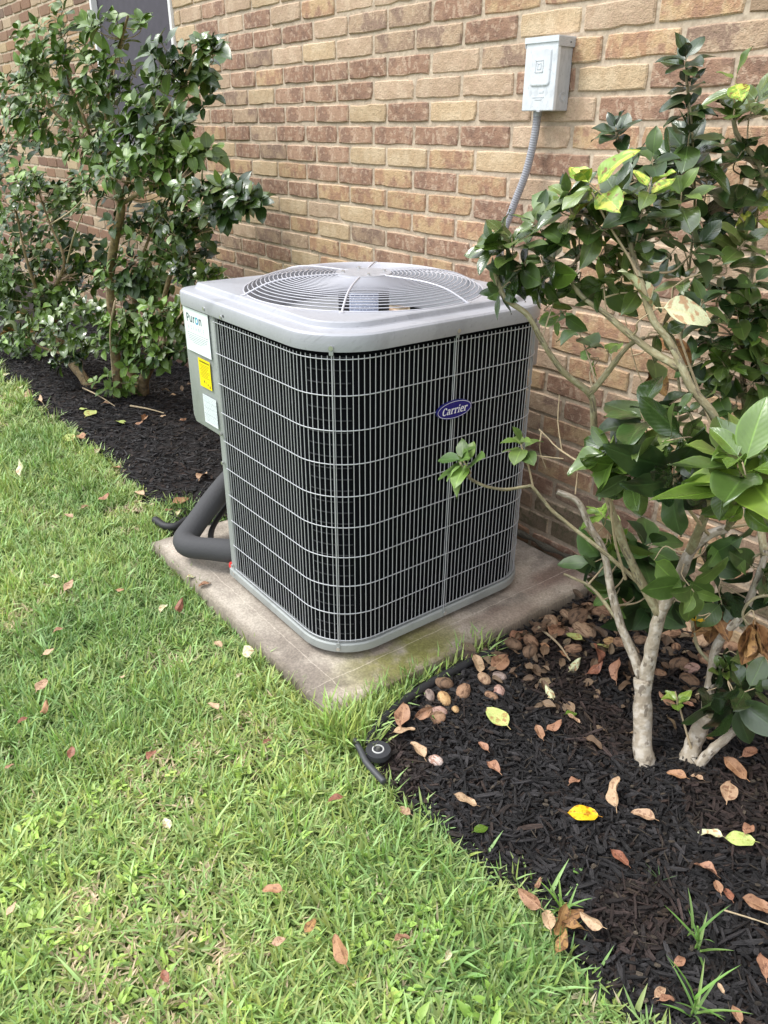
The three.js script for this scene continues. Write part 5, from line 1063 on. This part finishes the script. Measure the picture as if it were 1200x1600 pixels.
// ---------------------------------------------------------------- fallen leaves
seed = 2100;
const FALLEN = [
  [1.169,-0.012,0.89,0.065,'Y',-0.88,'m','bright yellow leaf with a brown blotch lying on the black mulch'],
  [0.821,-0.012,0.815,0.09,'P',-1.63,'m','pale green leaf with a pinkish brown tip on the mulch beside the stones'],
  [0.982,-0.012,1.083,0.062,'t',-0.88,'m','tan boat-shaped leaf on the mulch near the lawn corner'],
  [1.059,-0.012,1.103,0.04,'G',2.89,'m','small fresh green leaf on mulch at the lawn edge'],
  [1.178,-0.012,0.785,0.083,'t',-2.36,'m','narrow tan curled leaf standing up above the yellow leaf'],
  [1.254,-0.012,0.78,0.059,'t',-1.14,'m','wavy tan leaf right of the yellow leaf on mulch'],
  [1.092,-0.012,0.823,0.048,'b',-3.07,'m','round brown leaf on mulch above the yellow leaf'],
  [0.93,-0.012,0.771,0.051,'o',-2.01,'m','small orange tan leaf beside a brown one on mid mulch'],
  [0.938,-0.012,0.721,0.059,'b',3.11,'m','reddish brown leaf beside the small orange leaf on mid mulch'],
  [0.943,-0.012,0.951,0.057,'b',-1.67,'m','pale brown folded leaf on mulch between the white stone and trunk'],
  [0.787,-0.012,1.059,0.068,'t',-1.71,'m','tan pointed leaf beside the white stone'],
  [1.372,-0.012,0.704,0.061,'p',-1.14,'m','pinkish cream leaf touching a pale green leaf on mulch'],
  [1.424,-0.012,0.667,0.068,'P',-0.88,'m','pale green leaf with stalk touching the pinkish cream leaf'],
  [1.295,-0.012,0.924,0.052,'r',-1.59,'m','glossy red brown leaf below the yellow leaf'],
  [1.42,-0.012,0.793,0.055,'b',-1.52,'m','long pale brown leaf below the pinkish cream leaf'],
  [1.46,-0.012,0.813,0.038,'o',-2.3,'m','small orange leaf below the long pale brown leaf'],
  [1.482,-0.012,0.814,0.039,'r',-2.12,'m','red brown leaf end beside the small orange leaf'],
  [1.534,-0.012,0.806,0.069,'o',-0.86,'m','broad orange brown leaf at right picture edge'],
  [1.608,-0.012,0.907,0.056,'b',-2.49,'m','brown leaf at right edge low on mulch'],
  [1.229,-0.012,1.104,0.027,'o',-2.97,'m','tiny round orange leaf on mulch near the lawn border'],
  [1.23,-0.012,0.614,0.051,'o',-1.18,'m','crumpled tan leaf lying in front of the two trunks'],
  [1.264,-0.012,0.583,0.034,'t',-1.47,'m','small tan leaf right of the crumpled one by the trunks'],
  [1.307,-0.012,0.489,0.076,'o',-1.78,'m','long orange tan leaf at the foot of the leaning trunk'],
  [1.338,-0.012,0.569,0.076,'t',-2.72,'m','tan leaf with pale edge right of the trunks'],
  [1.302,-0.012,0.407,0.06,'b',2.88,'m','dull brown leaf under the lowest shrub leaves'],
  [1.249,-0.012,1.155,0.06,'o',-1.39,'m','large reddish tan leaf topping the brown leaf pile'],
  [1.3,-0.012,1.155,0.06,'t',-2.26,'m','tan leaf with pale rim hanging on the leaf pile'],
  [1.318,-0.012,1.147,0.067,'x',-2.58,'m','dark brown leaf upright in the middle of the leaf pile'],
  [1.327,-0.012,1.122,0.058,'x',2.67,'m','olive brown leaf across the top of the leaf pile'],
  [1.346,-0.012,1.138,0.048,'x',-0.85,'m','dark brown leaf low on the right of the leaf pile'],
  [1.361,-0.012,1.103,0.053,'t',-1.28,'m','dry leaf with cream tip at the right end of the leaf pile'],
  [1.352,-0.012,1.175,0.051,'x',-2.87,'m','darkest brown leaf at the bottom of the leaf pile'],
  [1.581,-0.012,1.007,0.02,'t',-1.81,'m','small tan leaf beside the grass sprout'],
  [1.624,-0.012,1.027,0.036,'o',-2.26,'m','tan leaf at the bottom edge right of the grass sprout'],
  [1.535,-0.012,1.104,0.034,'b',2.65,'m','greyish pink leaf scrap left of the grass sprout'],
  [1.52,-0.012,1.104,0.033,'t',3.07,'m','pale leaf sliver at the bottom left of the grass sprout'],
  [1.507,-0.012,1.019,0.038,'b',3.08,'m','purplish brown leaf scrap behind the grass sprout'],
  [0.674,-0.012,1.017,0.086,'o',-2.37,'m','round orange brown leaf at the bend of the edging'],
  [0.715,-0.012,1.046,0.065,'t',2.74,'m','tan and cream leaf under the round one at the edging bend'],
  [0.704,-0.012,0.969,0.063,'o',2.74,'m','orange leaf lying on edge beside the small stones'],
  [1.198,-0.012,0.431,0.043,'o',-1.52,'m','orange tan leaf behind the leaning trunk foot'],
  [1.421,-0.012,0.625,0.054,'b',-2.96,'m','small brown leaf under the right picture edge above the pale green one'],
  [0.633,-0.012,0.707,0.076,'t',-1.98,'m','large tan dead leaf in the heap by the grass tuft'],
  [0.662,-0.012,0.64,0.095,'o',-2.94,'m','curled brown dead leaf in the heap by the grass tuft'],
  [0.805,-0.012,0.48,0.06,'p',-2.99,'m','cream pointed leaf alone on dark mulch'],
  [0.791,-0.012,0.33,0.05,'P',-1.27,'m','yellow green oval leaf on the stones by the trunk'],
  [0.738,-0.012,0.458,0.051,'o',-1.93,'m','orange leaf scrap on mulch beside the stones'],
  [0.704,-0.012,0.362,0.059,'P',-1.27,'m','green leaf lying among the brown stones'],
  [0.68,-0.012,0.471,0.035,'o',-1.25,'m','small orange leaf in front of the round stone'],
  [0.814,-0.012,0.389,0.076,'r',-2.37,'m','reddish oval leaf standing on mulch near the trunk'],
  [0.894,-0.012,0.407,0.085,'b',-2.44,'m','brown leaf standing on its tip left of the trunk'],
  [0.853,-0.012,0.447,0.063,'r',2.96,'m','pinkish brown leaf flat in front of the reddish oval'],
  [0.591,-0.012,0.484,0.091,'b',-3.09,'m','brown leaf against the concrete edge'],
  [0.649,-0.012,0.378,0.105,'o',-2.72,'m','large reddish brown leaf among the stones by the concrete'],
  [0.618,-0.012,0.135,0.104,'b',-2.16,'m','brown folded leaf at the far stones near the wall'],
  [1.051,-0.012,0.389,0.059,'o',-1.54,'m','orange leaf with pale edge right of the pale trunk'],
  [1.097,-0.012,0.359,0.032,'b',-1.24,'m','brown leaf between the trunks'],
  [0.95,-0.012,0.662,0.043,'t',-1.19,'m','tan leaf under a small green one near the trunk'],
  [0.93,-0.012,0.643,0.037,'G',2.73,'m','small dark green leaf on mulch near the trunk'],
  [0.841,-0.012,0.631,0.053,'p',-2.04,'m','pale leaf scrap in the middle of the mulch'],
  [0.875,-0.012,0.917,0.04,'b',-1.59,'m','brown torn leaf scrap left of the trunk'],
  [0.906,-0.012,1.202,0.044,'t',-1.29,'m','tan leaf tucked into the lawn border below the edging'],
  [-1.574,0.012,1.37,0.105,'p',-2.04,'l','cream leaf standing in the far grass at the left edge'],
  [-1.09,0.012,1.179,0.068,'b',-2.62,'l','brown crumpled leaf on the far lawn near the mulch'],
  [-1.047,0.012,1.272,0.038,'t',-2.93,'l','small pinkish tan leaf on the far lawn'],
  [-1,0.012,1.353,0.058,'t',-1.21,'l','round tan leaf on the far lawn left of the crumpled one'],
  [-0.565,0.012,1.531,0.044,'p',2.87,'l','cream leaf sunk in the left lawn'],
  [-0.468,0.012,1.517,0.06,'t',-2.49,'l','pale tan leaf in grass below the cream leaf'],
  [-0.351,0.012,1.389,0.03,'o',2.49,'l','small orange leaf on lawn left of the pad'],
  [-0.144,0.012,1.273,0.066,'r',-2.31,'l','dark red leaf on the lawn beside the pad'],
  [-0.161,0.012,1.32,0.053,'p',-2.44,'l','pale cream leaf left of the dark red leaf'],
  [-0.243,0.012,1.619,0.048,'o',-2.79,'l','light orange leaf in the left lawn'],
  [-0.14,0.012,1.68,0.041,'t',-3.13,'l','tan curled leaf in the left lawn below the light orange one'],
  [-0.004,0.012,1.738,0.06,'t',-2.37,'l','tan leaf beside a brown scrap in the left lawn'],
  [0.094,0.012,1.76,0.049,'o',-2.22,'l','orange tan oval leaf in the left lawn'],
  [0.112,0.012,1.818,0.034,'r',-2.88,'l','dark purple brown leaf at the left lawn edge'],
  [0.095,0.012,1.548,0.028,'t',2.49,'l','dull tan leaf in the lawn centre left'],
  [0.195,0.012,1.217,0.073,'p',-1.76,'l','pale cupped leaf in the grass close to the pad'],
  [0.116,0.012,1.269,0.044,'t',-1.49,'l','thin tan leaf in the grass below the pad'],
  [0.286,0.012,1.288,0.031,'p',-2.97,'l','cream leaf scrap near the cupped pale leaf'],
  [0.357,0.012,1.406,0.055,'t',-1.44,'l','folded tan leaf in the middle lawn'],
  [0.423,0.012,1.603,0.054,'r',-2.22,'l','pinkish red leaf in the middle of the lawn'],
  [0.306,0.012,1.758,0.04,'r',-2,'l','dull brown leaf in the left middle lawn'],
  [0.259,0.012,1.889,0.025,'o',-2.93,'l','orange brown leaf at left border of the lawn'],
  [0.558,0.012,1.357,0.03,'b',-3.06,'l','small brown leaf in lawn left of the edging'],
  [0.647,0.012,1.661,0.041,'p',-1.6,'l','cream tan leaf on the bare lawn patch'],
  [0.928,0.012,1.56,0.05,'o',-0.84,'l','pinkish tan leaf lying on the lower lawn'],
  [1.035,0.012,1.607,0.033,'t',2.68,'l','dull tan leaf below the pinkish tan one'],
  [1.121,0.012,1.528,0.063,'o',-1.68,'l','long orange brown leaf standing in the lower lawn'],
  [1.169,0.012,1.418,0.037,'o',2.85,'l','brown cupped leaf in the lower lawn centre'],
  [0.815,0.012,1.325,0.045,'r',2.94,'l','dark brown leaf in the lawn near the mulch corner'],
  [0.965,0.012,1.803,0.035,'r',-1.54,'l','dark brown narrow leaf at the bottom left lawn'],
  [0.662,0.012,1.985,0.034,'t',-2.55,'l','tan leaf at the left border low on the lawn'],
  [1.043,0.012,1.542,0.038,'x',-2.83,'l','blackish leaf scrap in the lower lawn'],
  [1.246,0.012,1.371,0.031,'p',-2.79,'l','straw coloured leaf in the lower lawn near the bed'],
  [-0.233,0.006,1.144,0.05,'o',-3.11,'s','orange tan leaf on the edge of the concrete pad'],
  [-0.311,0.006,1.156,0.046,'p',-3.1,'s','thin cream leaf on the left rim of the pad'],
  [-0.901,-0.015,0.985,0.046,'o',2.92,'f','orange leaf on the small soil patch by the black pipe'],
  [-0.926,-0.015,0.917,0.083,'o',-2.98,'f','brown curled leaf between grass and the black pipe'],
  [-0.821,-0.015,0.968,0.056,'p',-2.51,'f','pale round leaf beside the black pipe'],
  [-1.117,-0.015,1.024,0.071,'t',-1.26,'f','tan leaf at the grass edge left of the black pipe'],
  [-1.112,-0.015,0.732,0.105,'t',-2.25,'f','pinkish leaf on mulch behind the black pipe'],
  [-2.021,-0.015,0.765,0.095,'P',-1.49,'f','pale green leaf in the middle of the far mulch'],
  [-1.922,-0.015,0.699,0.047,'o',3.04,'f','orange brown leaf right of the pale green one on far mulch'],
  [-1.991,-0.015,0.64,0.082,'o',-2.35,'f','small red brown leaf on the far mulch'],
  [-2.256,-0.015,0.84,0.105,'P',-2.45,'f','pale green slender leaf under the far shrub trunk'],
  [-2.356,-0.015,0.849,0.048,'P',3.09,'f','short pale leaf left of the slender one on far mulch'],
  [-1.972,-0.015,1.051,0.105,'P',-1.45,'f','yellow green leaf at the far lawn border'],
  [-1.945,-0.015,0.999,0.09,'o',-1.45,'f','orange leaf in the far lawn border'],
  [-1.7,-0.015,0.99,0.072,'p',-2.53,'f','cream twin leaf on far mulch near the border'],
  [-1.459,-0.015,1,0.057,'o',-1.02,'f','orange tan leaf at the grass border beyond the pipe'],
  [-2.387,-0.015,0.701,0.065,'t',3.1,'f','tan leaf at the foot of the tall shrub'],
  [-2.981,-0.015,1.015,0.068,'p',-2.6,'f','pale leaf on the far left mulch'],
  [-3.329,-0.015,1.008,0.046,'p',-3.07,'f','pale leaf at the far left border'],
  [-2.666,-0.015,1.001,0.105,'t',-1.47,'f','tan leaf at the far mulch border'],
  [-2.835,-0.015,1.007,0.105,'t',-1.69,'f','tan leaf beside the far border one'],
  [-2.296,-0.015,0.34,0.046,'t',3.09,'f','tan leaf on mulch behind the unit'],
  [-1.85,-0.015,0.484,0.052,'o',-2.83,'f','orange scrap on mulch beside the unit panel'],
  [-1.973,-0.015,0.546,0.035,'t',3.05,'f','tiny tan leaf on the far mulch']
];
FALLEN.forEach(([x, y, z, L, t, yaw, sf, lab], i) => {
  const flat = t === 'Y' || t === 'P' || t === 'G';
  const g = flat ? leafGeos[t === 'Y' || i % 2 === 0 ? 2 : 0] : curlGeos[i % 5], mats = leafMats[t];
  const m = part('f', g, mats[i % mats.length], scene); m.name = numbered('fallen_leaf');
  const stand = /standing|upright|on edge/.test(lab);
  const h = sf === 'l' ? 0.017 : sf === 's' ? 0.004 : mulchAt(x, z) + 0.024;
  L *= sf === 'l' ? 0.88 : t === 'Y' ? 1.05 : 0.92; m.scale.set(L * (flat ? 1.15 : 1.05), L, L); m.rotation.order = 'YXZ';
  m.rotation.set(stand ? -0.5 : rr(-0.18, 0.05), yaw, stand ? 0.9 * (i % 2 ? 1 : -1) : rr(-0.35, 0.35) + (!flat && rnd() < 0.3 ? Math.PI : 0));
  const c = V(0, 0, 0.5 * L).applyEuler(m.rotation);
  m.position.set(x - c.x, h - c.y * 0.5 + L * 0.06 + (/pile/.test(lab) ? 0.018 : 0), z - c.z);
  tag(m, lab, 'fallen leaf', sf === 'l' ? 'leaves fallen on the lawn' : sf === 's' ? 'leaves fallen on the concrete' : sf === 'f' ? 'leaves fallen on the far mulch' : 'leaves fallen on the near mulch');
});

// ---------------------------------------------------------------- grass
seed = 3100;
function bladeInto(A, { base, dir, L, w, lean, col, droop = 0.9, n = 3 }) {
  const side = V(-dir.z, 0, dir.x); let p = base.clone(), ang = lean; const st = A.pos.length / 3;
  for (let i = 0; i <= n; i++) {
    const t = i / n, hw = w * 0.5 * (t < 0.25 ? 0.75 + t : Math.pow(1 - t, 0.6) * 1.02 + 0.01);
    for (const s of [-1, 0, 1]) { A.pos.push(p.x + side.x * hw * s, p.y - (s === 0 ? hw * 0.45 : 0), p.z + side.z * hw * s); const sh = s === 0 ? 0.9 : 1; A.col.push(col[0] * sh, col[1] * sh, col[2] * sh); }
    p = p.clone().add(V(dir.x * Math.sin(ang), Math.cos(ang), dir.z * Math.sin(ang)).multiplyScalar(L / n)); ang = Math.min(2.0, ang + droop / n);
  }
  for (let i = 0; i < n; i++) for (let k = 0; k < 2; k++) { const a = st + i * 3 + k, b = a + 3; A.idx.push(a, a + 1, b, a + 1, b + 1, b); }
}
const tuft = (nb, kind) => {
  const A = { pos: [], col: [], idx: [] };
  for (let i = 0; i < nb; i++) {
    const a = rnd() * 6.28, straw = rnd() < (kind === 'straw' ? 0.65 : 0.035), v = rr(0.78, 1.22);
    const c = straw ? [1.9 * v, 1.12 * v, 2.6 * v] : [v * rr(0.85, 1.2), v, v * rr(0.8, 1.3)];
    bladeInto(A, { base: V(rr(-0.02, 0.02), -0.012, rr(-0.02, 0.02)), dir: V(Math.cos(a), 0, Math.sin(a)), L: rr(0.019, 0.054) * (kind === 'long' ? 1.5 : 1), w: rr(0.004, 0.0088), lean: kind === 'long' ? rr(0.2, 0.9) : rr(0.5, 1.5), droop: rr(-0.2, 0.9), col: c });
  }
  return geoFrom(A.pos, A.idx, null, A.col);
};
const clover = () => {
  const A = { pos: [], col: [], idx: [] };
  for (let i = 0; i < 5; i++) { const a = rnd() * 6.28, v = rr(0.85, 1.25); bladeInto(A, { base: V(rr(-0.015, 0.015), rr(0.0, 0.012), rr(-0.015, 0.015)), dir: V(Math.cos(a), 0, Math.sin(a)), L: rr(0.012, 0.022), w: rr(0.009, 0.014), lean: rr(0.9, 1.4), droop: 0.4, col: [1.0 * v, 1.08 * v, 0.75 * v] }); }
  return geoFrom(A.pos, A.idx, null, A.col);
};
const tuftGeos = [tuft(9), tuft(9), tuft(8), tuft(10), tuft(8, 'straw'), tuft(8, 'long'), clover(), clover()];
const grassMat = new THREE.MeshPhysicalMaterial({ vertexColors: true, roughness: 0.5, transmission: 0.22, thickness: 0, side: THREE.DoubleSide });
{
  const spots = [];
  const add = (x, z, sc) => {
    const strip = inStrip(x, z);
    if (!strip && z < lawnEdge(x) - 0.012 + (rnd() < 0.12 ? -0.02 : 0)) return;
    if (!strip && x > -0.64 && x < 0.55 && z < 1.165) return;
    const patch = fbm(x * 1.6 + 4, z * 1.6, 51, 3), fine = noise(x * 9, z * 9, 53), dry = sstep(0.58, 0.72, fbm(x * 4.2, z * 4.2, 57, 3));
    if (dry > 0.5 && rnd() < 0.4) return;
    let g = Math.floor(rnd() * 4); if (rnd() < 0.03 + 0.4 * dry) g = 4; else if (rnd() < (strip ? 0.55 : 0.09)) g = 5; else if (x > 0.4 && z > 1.3 && rnd() < 0.12 * sstep(0.45, 0.65, noise(x * 5, z * 5, 59) + 0.05)) g = 6 + (rnd() < 0.5 ? 0 : 1);
    const yel = sstep(0.3, 0.7, patch + (x < -0.4 ? 0.12 : 0)) * 0.7 + fine * 0.3, v = rr(0.8, 1.2);
    const c = [0.21 + 0.19 * yel, 0.35 + 0.17 * yel, 0.088 + 0.058 * yel].map((q) => q * v);
    const s = sc * rr(0.75, 1.2) * (0.85 + 0.35 * noise(x * 3.1, z * 3.1, 71)) * (strip ? 1.25 : 1);
    spots.push({ g, m: TRS(x, -0.03, z, rr(-0.25, 0.25), rr(0, 6.28), rr(-0.25, 0.25), s, s * rr(0.75, 1.1), s), c: lin(...c) });
  };
  for (let i = 0; i < 11500; i++) add(rr(0.2, 2.1), rr(1.0, 2.5), 1);
  for (let i = 0; i < 11000; i++) add(rr(-2.2, 0.3), rr(0.95, 2.2), 1.05);
  for (let i = 0; i < 5000; i++) add(rr(-5.5, -2.1), rr(0.95, 2.4), 1.15);
  for (let i = 0; i < 340; i++) add(rr(0.55, 0.68), rr(0.6, 1.2), 1.2);
  for (let i = 0; i < 70; i++) { const x = rr(-0.98, -0.66), z = rr(0.86, 1.02) - (x + 0.98) * 0.15, v = rr(0.8, 1.2); spots.push({ g: rnd() < 0.4 ? 5 : Math.floor(rnd() * 4), m: TRS(x, -0.03, z, rr(-0.3, 0.3), rr(0, 6.28), rr(-0.3, 0.3), rr(0.8, 1.2), rr(0.8, 1.1), rr(0.8, 1.2)), c: lin(0.2 * v, 0.33 * v, 0.08 * v) }); }
  for (let i = 0; i < 7000; i++) add(rr(-9, 5), rr(1.0, 6), 1.5);
  scatter('lawn_grass', tuftGeos, grassMat, spots, 'bright green coarse lawn grass with a few straw blades', 'grass_tuft');
}
// single sprouts in the mulch
const WEEDS = [[1.572,1.086],[1.505,0.966],[1.303,1.107],[1.374,0.886],[1.26,1.009],[0.831,0.627],[0.721,0.944],[1.011,1.501]];
function sprout(i, label, category, h, nb, wd, tall, col, leafy) {
  const [x, z] = WEEDS[i], A = { pos: [], col: [], idx: [] }, o = thing(leafy ? 'seedling' : 'grass_sprout', label, category, [x, mulchAt(x, z) + 0.006, z]);
  const st = [];
  for (let k = 0; k < nb; k++) {
    const a = k * 2.4 + i, t = k / nb, B = { pos: [], col: [], idx: [] };
    bladeInto(B, { base: V(0.012 * Math.sin(i + t * 3) * tall, tall * h * t * 0.75, 0.02 * t * tall), dir: V(Math.cos(a), 0, Math.sin(a)), L: h * rr(0.55, 1), w: wd, lean: rr(0.3, 1.0), droop: rr(0.2, 0.8), col: col.map((q) => q * rr(0.8, 1.2)), n: 4 });
    part(leafy ? 'leaf' : 'blade', geoFrom(B.pos, B.idx, null, B.col), grassMat, o);
  }
  if (tall) part('stalk', tube([[0, -0.005, 0], [0.006, h * 0.4, 0.008], [0.01 * Math.sin(i + 2), h * 0.8, 0.018]], () => 0.0022, 8, 5), grassStalk, o);
}
const grassStalk = std({ color: lin(0.16, 0.3, 0.06), roughness: 0.5 });
const gc = [0.16, 0.32, 0.06];
sprout(0, 'tallest grass sprout in the mulch at the bottom of the picture', 'grass sprout', 0.105, 11, 0.0062, 1.1, gc);
sprout(1, 'wide bladed grass sprout just above the tallest one', 'grass sprout', 0.11, 10, 0.0068, 1, gc);
sprout(2, 'short grass sprout growing out of the brown leaf pile', 'grass sprout', 0.085, 8, 0.0065, 0.5, gc);
sprout(3, 'thin wispy grass sprout in the middle of the near mulch', 'grass sprout', 0.05, 6, 0.002, 0, [0.09, 0.17, 0.05]);
sprout(4, 'tiny two leaved green seedling on the near mulch', 'seedling', 0.02, 4, 0.011, 0.3, [0.13, 0.3, 0.06], true);
sprout(5, 'dull wispy weed on mulch left of the trunk', 'grass sprout', 0.035, 8, 0.0018, 0, [0.1, 0.14, 0.07]);
sprout(6, 'feathery dry weed beside the small stone group', 'grass sprout', 0.045, 12, 0.002, 0.3, [0.26, 0.26, 0.12]);
// twigs lying about
for (const [a, b, r, lab] of [[[0.61, -0.004, 0.42], [0.78, -0.008, 0.47], 0.0045, 'brown twig lying in front of the round brown stone'], [[-2.75, -0.012, 0.72], [-2.3, -0.012, 0.69], 0.005, 'long grey twig under the far shrubs'], [[-2.25, -0.01, 0.62], [-2.02, -0.01, 0.52], 0.006, 'short tan stick beside the thick stump'], [[-0.95, -0.012, 0.72], [-0.78, -0.01, 0.66], 0.003, 'thin pale twig on mulch behind the pipe'], [[1.5, -0.006, 0.86], [1.62, -0.006, 0.8], 0.002, 'reddish thin twig at the right edge below the pale green leaf']]) {
  const m = part('t', tube([a, [(a[0] + b[0]) / 2 + 0.008, (a[1] + b[1]) / 2 + 0.004, (a[2] + b[2]) / 2 - 0.006], b], (t) => r * (1 - 0.5 * t), 12, 6, 6), bark.twig, scene); m.name = numbered('fallen_twig'); tag(m, lab, 'twig', 'twigs lying on the mulch');
}

scene.traverse((o) => { if (o.isMesh) { o.castShadow = true; o.receiveShadow = true; } });
renderer.render(scene, camera);
